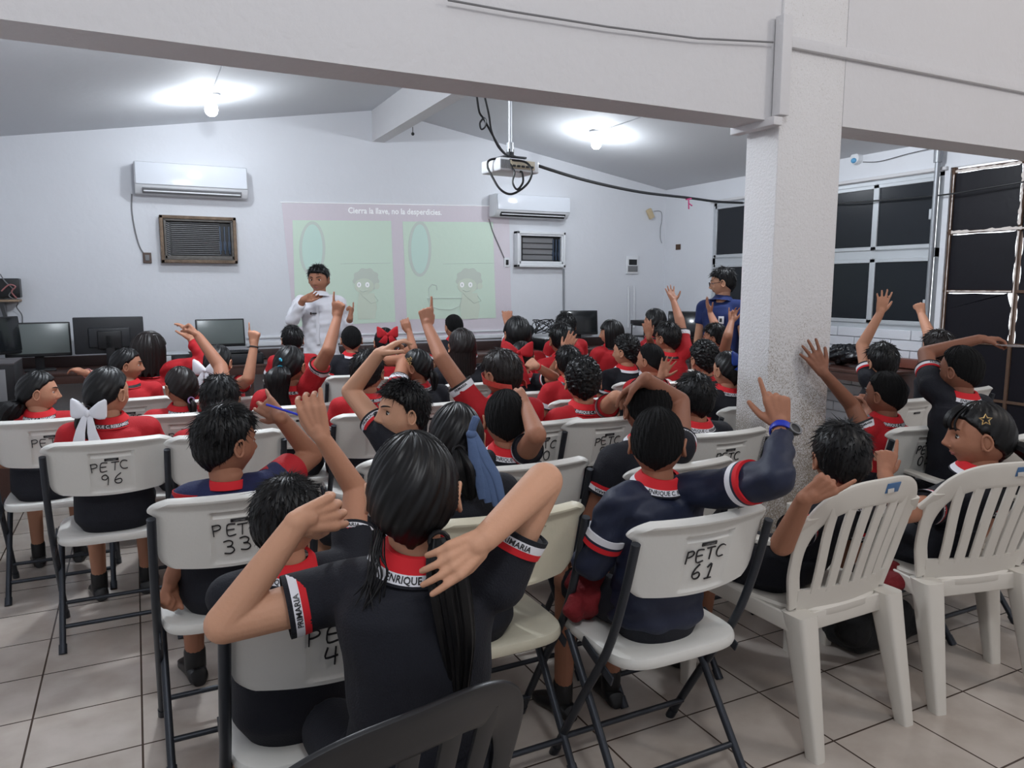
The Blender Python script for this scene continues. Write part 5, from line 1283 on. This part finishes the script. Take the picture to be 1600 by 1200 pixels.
K(28, h=(1016, 563, 46), d=3.95, yaw=50, face=True, hair='fade', shirt='red', tone=2, R=A_((1025, 600, -1), (1032, 590, -1), (1045, 562), 'wide', 'c', sh=(1035, 606, 3.9)), label='boy with cropped hair and a spread hand behind his head')
K(29, h=(1100, 561, 44), d=3.9, hair='curly', shirt='red', tone=1, label='boy with wavy hair and red collar seen from behind, left of the pillar')
K(30, h=(1117, 528, 36), d=4.8, yaw=62, face=True, hair='short', shirt='red', tone=2, L=A_((1117, 507, 1), (1110, 490, 1), (1103, 466), 'open', 'r', sh=(1110, 545, 4.8)), R=A_((1137, 525, -1), (1143, 503, 1), (1146, 482), 'two', 'c', sh=(1130, 555, 4.7), sl=.2), label='boy looking left with both arms raised in front of the woman')
K(31, h=(1137, 578, 50), d=3.55, yaw=30, hair='pony', shirt='navy', tone=1, tail=dict(at=(.0, -.088, .01), path=[(.01, -.03, -.06), (.02, -.02, -.14), (.02, -.02, -.22)], r=.03, tie=M_POLO), label='girl with shiny blue bow and ponytail beside the pillar edge')
K(32, h=(1086, 622, 60), d=2.95, df=1.15, hair='spiky', shirt='navy', tone=2, vox=.004, label='boy with spiky hair and lettered red collar seen from behind')
K(33, h=(1012, 637, 80), d=2.35, df=1.2, s=1.02, yaw=10, hair='fade', shirt='navy', tone=3, fr=.95, R=A_((1062, 628, 1), (1008, 592, -1), (972, 622), 'droop', 'd', sh=(1060, 700, 2.2), sl=.15, hs=1.05), L=None,
  label='boy in navy polo resting his hand on top of his own head')
K(35, h=(791, 655, 74), d=2.35, df=1.2, s=1.0, yaw=5, hair='fade', shirt='navy', tone=2, R=A_((838, 680, -1), (822, 636, 1), (797, 604), 'relaxed', 'a', sh=(818, 712, 2.35), sl=.35),
  label='boy in navy polo seen from behind with one hand lifted before his head')
K(36, h=(713, 686, 92), d=1.92, df=1.15, s=1.0, yaw=8, hair='pony', shirt='navy', tone=2, tail=dict(at=(.0, -.092, -.02), path=[(.02, -.02, -.05), (.03, -.01, -.12)], r=.03), lean=-.02,
  label='girl with grey-blue scarf tied in her ponytail, sitting in chair 37')
K(34, h=(1027, 692, 92), d=1.95, df=1.14, s=1.02, yaw=-14, hair='fade', shirt='jacket', tone=2, vox=.0036, R=A_((1213, 745, -1), (1221, 668, 1), (1208, 600), 'pointthumb', 'a', sh=(1118, 765, 1.88), hs=1.1, fs=.84), L=None,
  label='boy in navy tracksuit jacket raising his right arm, blue wristwatch, finger pointing up')
K(39, h=(353, 690, 98), d=1.95, df=1.25, s=1.05, yaw=-38, face=True, hair='short', shirt='tee', tone=2, R=A_((487, 712, 1), (438, 652, -1), (402, 622), 'two', 'a', sh=(418, 762, 1.95), sl=.5), L=A_((292, 862, 2.42, 0), (268, 903, 2.36, 0), (256, 950, 2.33, 0), 'fist', 'r', sh=(300, 782, 1.93)),
  label='boy in navy T-shirt with red sleeves holding a blue pencil up')
K(38, h=(447, 812, 108), d=1.55, df=1.12, s=.98, yaw=-16, pitch=12, hair='short', shirt='navy', tone=1, vox=.0032, R=A_((556, 765, 1), (502, 682, -1), (478, 612), 'claw', 'a', sh=(548, 885, 1.62), sl=.45, hs=1.15), L=A_((398, 985, 1.74, 0), (450, 985, 1.86, 0), (490, 975)),
  label='boy with slick black hair and navy polo, arm raised, fingers curled')
K(37, h=(646, 768, 150), d=1.30, df=1.07, s=1.07, yaw=4, pitch=2, hair='pony', shirt='navy', tone=0, vox=.003, hi=True, tail=dict(at=(.046, -.070, -.066), path=[(.012, -.02, -.04), (.022, -.022, -.10), (.030, -.015, -.18), (.03, .0, -.27)], r=.028, n=46), al=1.0,
  L=A_((350, 975, 1.38, 0), (466, 815, 1.40, 0), (545, 792), 'relaxed', 'a', sh=(518, 930, 1.36), sl=.42, hs=1.05), R=A_((850, 752, 1.42, 0), (757, 842, 1.29, 0), (690, 888, 1.245, 0), 'droop', 'a', sh=(772, 905, 1.33), sl=.50, hs=.93),
  label='large girl in front with dark ponytail, seen from behind, both elbows raised')
K(41, h=(1315, 716, 88), d=2.5, df=1, seat=.40, lean=.20, fat=.9, s=1.0, yaw=-6, pitch=10, hair='spiky', shirt='navy', tone=2, body=-14, vox=.0036, L=A_((1222, 850, 2.36, 0), (1258, 778, -1), (1318, 742), 'point', 'a', sh=(1262, 812, 2.52), sl=.5),
  label='boy in plastic armchair scratching the back of his head with one finger')
K(42, h=(1530, 680, 96), d=2.8, df=1, seat=.40, lean=.14, fat=.9, s=1.04, yaw=70, face=True, lash=True, plump=1.3, fringe=True, hair='pony', shirt='navy', tone=2, body=-12, tail=dict(at=(.0, -.092, -.03), path=[(0, -.04, -.02), (0, -.06, -.05), (0, -.07, -.12)], r=.035), L=A_((1412, 800, -1), (1382, 742, 1), (1388, 690), 'pointthumb', 'a', sh=(1462, 790, 2.8), sl=.4),
  label='girl with gold star clip and fringe in profile, pointing finger, at right')
K(44, h=(1383, 616, 62), d=2.9, df=1.22, s=1.02, yaw=35, face=True, hair='fade', shirt='red', tone=3, L=A_((1330, 632, 3.5, 0), (1287, 583, 3.38, 0), (1258, 535, 3.37, 0), 'wide', 'a', sh=(1350, 672, 2.85), sl=.30, hs=1.15), R=A_((1352, 680, 1), (1356, 640, 1), (1345, 615), 'fist', 'l', sh=(1400, 680, 2.9)),
  label='boy in red polo reaching his left hand against the pillar')
K(45, h=(1378, 566, 48), d=3.75, yaw=10, hair='short', shirt='navy', tone=1, L=A_((1347, 540, 1), (1375, 490, 1), (1383, 452), 'wide', 'a', sh=(1358, 592, 3.75), sl=.35), label='boy in navy holding an open hand up before the window')
K(47, h=(1466, 545, 46), d=4.1, yaw=10, hair='short', brown=1, shirt='navy', tone=1, L=A_((1452, 522, 1), (1440, 492, 1), (1434, 466), 'fist', 'a', sh=(1455, 570, 4.1), sl=.2), label='boy mostly hidden behind a bent arm, his own fist raised by the conduit')
K(46, h=(1501, 578, 64), d=2.85, df=1.15, s=1.05, yaw=28, face=True, hair='fade', shirt='navy', tone=3, L=A_((1446, 552, 1), (1530, 530, -1), (1572, 530), 'claw', 'd', sh=(1456, 604, 2.9), sl=.5), label='boy with dark skin in navy polo holding a paper sheet over his head')

# ---- head features of individual people
def hfix(k, mb, m, nm, parent='root'):
    p = PEOPLE[k]; mb.xform(p['M']); return put(nm, mb, m, p['root'] if parent == 'root' else p['hair'])
def star(mb, c, r, nrm_, th=.002, w=.0025):
    n_ = nrm(nrm_); u = perp((0, 0, 1), n_); v = np.cross(n_, u); pts = []
    for i in range(10):
        rr = r if i % 2 == 0 else r*.45; a = math.pi*2*i/10; pts.append(np.array(c)+u*rr*math.cos(a)+v*rr*math.sin(a))
    mb.tube(pts, w*.5, 6, closed=True)
# gold stars
for k, cs in ((42, [((-.082, .0, .062), .017)]), (15, [((-.086, .015, .05), .012), ((-.088, -.005, .055), .012), ((-.09, -.0, .03), .012)])):
    m = MB()
    for c, r in cs: star(m, c, r, (-1, 0, .3), w=.0045)
    hfix(k, m, M_GOLD, 'star_clip')
bow(PEOPLE[4], (.025, -.112, -.075), .075, [M_WHITE, M_WHITE], .14, 'white_bow')
bow(PEOPLE[8], (-.02, -.110, -.045), .085, [M_WHITE, M_WHITE], .12, 'white_bow')
bow(PEOPLE[12], (0, -.098, .055), .075, [M_RED, M_RED], .06, 'red_bow')
bow(PEOPLE[19], (0, -.106, .035), .090, [M_RED, M_RED], .20, 'red_bow')
bow(PEOPLE[31], (0, -.100, .050), .075, [mat('shiny_blue_ribbon', (24, 58, 140), .3)]*2, .05, 'blue_bow')
# scarf of girl 36
m = MB()
for k, (ox, w0, ph_) in enumerate(((-.012, .012, 0), (.0, .014, 1), (.014, .013, 2), (.026, .011, 3))):
    pth = smooth_line([(.032+ox*.3, -.112, .034), (.042+ox*.5, -.124, .0), (.052+ox*.9, -.130, -.045), (.068+ox*1.25, -.130, -.095), (.080+ox*1.5, -.124, -.150-.01*ph_)], 6)
    m.loft([(p, nrm((1, -.3+.25*ph_, .2)), nrm((.3-.25*ph_, 1, .0)), w0*(.45+.9*math.sin(.3+i/len(pth)*2.4)), .0065, 2.2) for i, p in enumerate(pth)], 16)
m.tube(smooth_line([(.032, -.105, .02), (.040, -.120, .055), (.050, -.122, .078)], 4), [.011]*8+[.003], 8)
m.ell((.034, -.118, .028), (.015, .012, .013), 14, 10)
hfix(36, m, M_SLATE, 'scarf')
m = MB(); 
for a in ((.02, -.108, -.035), (.012, -.11, -.048), (.026, -.11, -.055)): m.ell(a, (.007,)*3, 12, 8)
hfix(36, m, mat('pearl', (232, 228, 222), .2), 'hair_beads')
# headband / masks
m = MB().tube([(.088*math.sin(a), -.004-.03*0, .0+.103*math.cos(a)) for a in np.linspace(-1.5, 1.5, 20)], .006, 6); hfix(18, m, M_BLACK, 'headband')
m = MB(); rg_ = []
for a in np.linspace(-2.6, 2.6, 40):
    x_, y_ = .080*math.sin(a), .094*math.cos(a)-.004; z_ = -.012+.42*y_; hh = .012+.012*sstep(-abs(a), -1.4, -.5)
    o_ = nrm((x_, y_, 0)); q = 1.04; rg_.append(np.array([(x_*q, y_*q, z_-.020-hh), (x_*q+o_[0]*.003, y_*q+o_[1]*.003, z_-.020-hh), (x_*q+o_[0]*.003, y_*q+o_[1]*.003, z_-.020+hh), (x_*q, y_*q, z_-.020+hh)]))
m.rings(rg_); hfix(17, m, mat('red_print_cloth', (178, 52, 40), .7, var=.5, vscale=60), 'face_band')
m = MB().tube([(.0, -.10, .04), (.01, -.112, .035), (.02, -.118, .028)], [.006, .008, .002], 8); hfix(9, m, mat('turquoise', (40, 150, 180), .4), 'hair_clip')
# glasses of the woman
m = MB()
for sx in (1, -1): m.tube([(sx*.030+.021*math.cos(a), .094, .0+.016*math.sin(a)) for a in np.linspace(0, 6.28, 17)[:-1]], .0018, 6, closed=True); m.tube([(sx*.051, .092, .004), (sx*.076, .06, .004), (sx*.080, -.005, .0)], .0016, 6)
m.tube([(-.009, .095, .003), (.009, .095, .003)], .0018, 6); hfix('woman', m, M_BLACK, 'glasses')
m = MB(); rg2 = np.random.default_rng(2)
for i in range(16):
    x_ = -.045-.02*rg2.random(); m.tube(smooth_line([(x_, -.06+.02*rg2.random(), -.05), (x_-.012*rg2.random(), -.07, -.09), (x_-.02+.03*rg2.random(), -.085, -.12), (x_+.0-.04*rg2.random(), -.09-.02*rg2.random(), -.145-.03*rg2.random())], 4), [.0016]*12+[.0004], 5)
hfix(37, m, hairm(), 'loose_strands')
m = MB().tube([(.0+.013*math.cos(a), -.128+.002*math.sin(a), -.150+.017*math.sin(a)) for a in np.linspace(0, 6.28, 19)[:-1]], .0016, 6, closed=True); m.ell((0, -.128, -.150), (.007, .002, .009), 10, 8); hfix(4, m, M_LEATH, 'bow_crest')
# logos on the man and the woman
def decal(k, right, up, w_, h_, m, nm, fwd=.012, fn=None):
    p = PEOPLE[k]; b_, l_ = p['b'], p['l']; c = p['SC']-Z*up; 
    lay = .105*p['sb']; c = c+l_*right+b_*(lay+fwd)
    Rm = Matrix((tuple(l_), tuple(b_), (0, 0, 1))).transposed(); mb = MB().rbox(c, (w_, .010, h_), .002, R=Rm); return put(nm, mb, m, p['root'])
decal('man', .055, .10, .012, .022, M_LEATH, 'shirt_logo'); decal('man', .025, .10, .04, .010, M_DKPL, 'shirt_logo_line')
decal('man', .0, .20, .026, .34, M_WHITE, 'button_placket', .008)
decal('woman', -.060, .11, .045, .060, M_WHITE, 'crest'); decal('woman', -.060, .11, .020, .030, M_DKPL, 'crest_emblem', .0165)
# wristwatch, bracelets, pencil, paper
def band_at(k, side, t, r, w_, m, nm, th=.004):
    p = PEOPLE[k]; a = [q for q in p['arms'] if q[0] == side][0]; E, Wr = a[3], a[4]; ax = nrm(Wr-E); c = E+(Wr-E)*t; u = perp(-aF, ax); v_ = np.cross(ax, u)
    ring_band(c, u, v_, ax, [(r, r, -w_/2), (r+.001, r+.001, 0), (r, r, w_/2)], [m, m], nm, p['root'], 32, th); return c, u, v_, ax
c, u, v_, ax = band_at(34, 'R', .93, .031, .022, mat('blue_strap', (24, 50, 170), .4), 'watch_strap')
Rm = Matrix((tuple(v_), tuple(ax), tuple(u))).transposed(); cc = c+u*.024+v_*.020
lw = MB().lathe([(0, -.008), (.021, -.008), (.023, 0), (.021, .007), (0, .008)], n=24).xform(Matrix.Translation(tuple(cc)) @ Matrix((tuple(v_), tuple(ax), tuple(nrm(u+v_*.6)))).transposed().to_4x4())
put('watch_case', lw, M_BLACK, PEOPLE[34]['root'])
lw = MB().tube([(.017*math.cos(a), .017*math.sin(a), .009) for a in np.linspace(0, 6.28, 21)[:-1]], .0022, 6, closed=True).xform(Matrix.Translation(tuple(cc)) @ Matrix((tuple(v_), tuple(ax), tuple(nrm(u+v_*.6)))).transposed().to_4x4())
put('watch_bezel', lw, M_GREY, PEOPLE[34]['root'])
band_at(8, 'R', .95, .024, .008, M_BLACK, 'wrist_band'); band_at(19, 'R', .95, .025, .008, M_REDC, 'wrist_band'); band_at(2, 'L', .93, .026, .007, mat('pink_wire', (170, 110, 110), .5), 'bracelet')
p = PEOPLE[39]; a = [q for q in p['arms'] if q[0] == 'R'][0]; h0 = a[4]+a[5]*.05
pd = float((a[4]-aC)@aF)-.03; q0, q1 = Pn(416, 632, pd), Pn(466, 648, pd+.01)
r_ = emptyL('pencil', tuple(q0), label='blue pencil held by the boy in the navy T-shirt', cat='pencil')
put('shaft', MB().tube([np.zeros(3), q1-q0], .0040, 6), mat('blue_paint', (34, 50, 190), .35), r_)
e0 = q1-q0; put('tip', MB().tube([e0, e0*1.12], [.0040, .0008], 6), mat('pencil_wood', (196, 160, 120), .6), r_)
a = [q for q in PEOPLE[46]['arms'] if q[0] == 'L'][0]; pd = float((a[4]-aC)@aF)
c = P(1576, 541, pd-.1); m = MB(); rg_ = []
for t in np.linspace(0, 1, 9): q = c+V(cR)*(.28*t-.02)-V((0, 0, .012*math.sin(t*3))); rg_.append(np.array([tuple(q+V(cF)*-.09), tuple(q+V(cF)*.10+V((0, 0, .012-.05*0))), tuple(q+V(cF)*.10+V((0, 0, .0132))), tuple(q+V(cF)*-.09-V((0, 0, .0))+V((0, 0, .0012)))]))
o = put('paper_sheet', m.rings(rg_), M_WHITE); tag(o, 'white paper sheet held up by the boy at the right edge', 'paper')
# ---- chairs under the pupils
def ch_for(k, num, lab, dx=0, dy=.03, rz=0, **kw):
    p = PEOPLE[k]; return chair(p['H'][0]+dx, p['H'][1]+dy, math.radians(rz), num, lab, **kw)
ch_for(3, '', 'white folding chair marked PETC at the far left under the bushy ponytail', dx=.05)
ch_for(4, '96', 'white folding chair marked PETC 96 behind the girl with the white bow')
ch_for(39, '33', 'white folding chair marked PETC 33 under the boy holding the pencil')
ch_for(38, '47', 'white folding chair with PETC 47 hidden behind the large girl', dx=.07)
ch_for(36, '37', 'dirty yellowed folding chair with faint PETC 37', dx=.08, stained=True, faint=True)
ch_for(34, '61', 'white folding chair marked PETC 61 under the boy in the tracksuit jacket')
ch_for(32, '64', 'white folding chair marked PETC 64 beside the pillar')
ch_for(33, None, 'white folding chair, unmarked top edge, under the boy with hand on head')
ch_for(35, None, 'white folding chair behind the scarf girl, empty top edge at centre')
ch_for(23, '58', 'white folding chair marked PETC behind the curly-haired boy in red')
ch_for(17, '70', 'white folding chair marked PETC under the boy with the face mask', dx=.1)
ch_for(5, '', 'white folding chair marked PETC under the girl with lilac hair tie')
ch_for(6, '73', 'white folding chair with PETC and a three, left of the pencil boy')
ch_for(14, '85', 'white folding chair marked P under the smiling boy')
ch_for(2, '', 'white folding chair marked PE under the arm-stretching girl')
for k, lab in ((1, 'under the brown-bob girl'), (8, 'under the girl with printed white bow'), (9, 'under the girl with wavy ponytail'), (13, 'under the boy with folded forearm'), (15, 'under the girl with star clips'),
               (161, 'under the long-haired girl'), (19, 'under the girl with red ribbon bow'), (21, 'under the child holding its head'), (22, 'just behind the hidden child in red polo'), (10, 'in the front row left of the man'), (11, 'in the front row right of the man'),
               (12, 'under the girl with glitter bow'), (18, 'under the child with headband'), (20, 'in the front row before the black monitor'), (24, 'under the black-bob girl in profile'), (26, 'under the girl covering her face'), (16, 'under the flat-top boy in the front row')):
    ch_for(k, None, 'white folding chair '+lab)
ch_for(25, '', 'white folding chair marked PETC under the curly boy looking left')
ch_for(28, '', 'white folding chair marked PETC under the boy with the spread hand')
ch_for(27, '', 'white folding chair marked PETC under the boy with open palm')
for k, lab in ((29, 'under the wavy-haired boy left of the pillar'), (30, 'under the boy with both arms up'), (31, 'under the girl with blue bow'), (45, 'under the open-handed boy by the window')): ch_for(k, None, 'white folding chair '+lab)
ch_for(44, '057', 'white folding chair marked 057 behind the boy touching the pillar', rz=0)
ch_for(46, None, 'white folding chair under the boy holding the paper')
ch_for(47, None, 'white folding chair under the boy with raised fist by the conduit')
armchair(2.07, 1.85, .02, 'white slatted plastic armchair with blue sticker, boy scratching his head in it', M_PLASTG)
armchair(2.74, 1.79, -.22, 'white slatted plastic armchair at right under the girl with fringe', M_PLASTG)
armchair(3.30, 1.90, -.30, 'white plastic armchair cut by the right edge of the picture', M_PLASTG)
c = on(1352, 1004, 2, 0); rg9 = np.random.default_rng(4); m = MB().rbox((c.x, c.y, .10), (.36, .22, .18), .05)
for k in range(6): m.ell((c.x+rg9.normal()*.1, c.y-.06, .08+.08*rg9.random()), (.07, .07, .06), 14, 8)
me = remesh(m, .01, 3); finish(me, True, 0); o = put('backpack', me, mat('black_canvas', (18, 19, 22), .8, bump=.4, scale=60)); tag(o, 'black bag lying on the floor under the armchair of the scratching boy', 'bag')
def bundle(c, r, seed, lab):
    g = np.random.default_rng(seed); m = MB()
    for k in range(14): m.ell(tuple(np.array(c)+g.normal(size=3)*np.array(r)*.45), tuple(np.array(r)*(.45+.3*g.random())), 14, 8)
    me = remesh(m, .008, 2); v, *_ = mesh_arrays(me); v[:, 0] += .006*np.sin(v[:, 2]*95+v[:, 1]*30); me.vertices.foreach_set('co', v.ravel()); finish(me, True, 0)
    o = put('red_sweater', me, mat('dark_red_knit', (112, 10, 20), .85, bump=.4, scale=80)); tag(o, lab, 'sweater')
bundle(P(915, 930, 2.35), (.06, .06, .09), 1, 'crumpled red sweater hanging left of chair PETC 61')
bundle(P(1402, 905, 2.85), (.11, .06, .05), 2, 'crumpled red sweater on the seat between the two slatted armchairs')
# black chair of the large girl
ta, tb = P(605, 1195, 1.056), P(865, 1078, 1.25); tdir = (tb-ta); ang = math.atan2(tdir.y, tdir.x); cc_ = tb-tdir.normalized()*.235
off = Matrix.Rotation(ang, 3, 'Z') @ V((0, -.37, 0))
armchair(cc_.x-off.x, cc_.y-off.y, ang, 'black plastic chair at the bottom edge beside the large girl', mat('black_chair_plastic', (26, 27, 30), .35), sticker=False, slats=5)
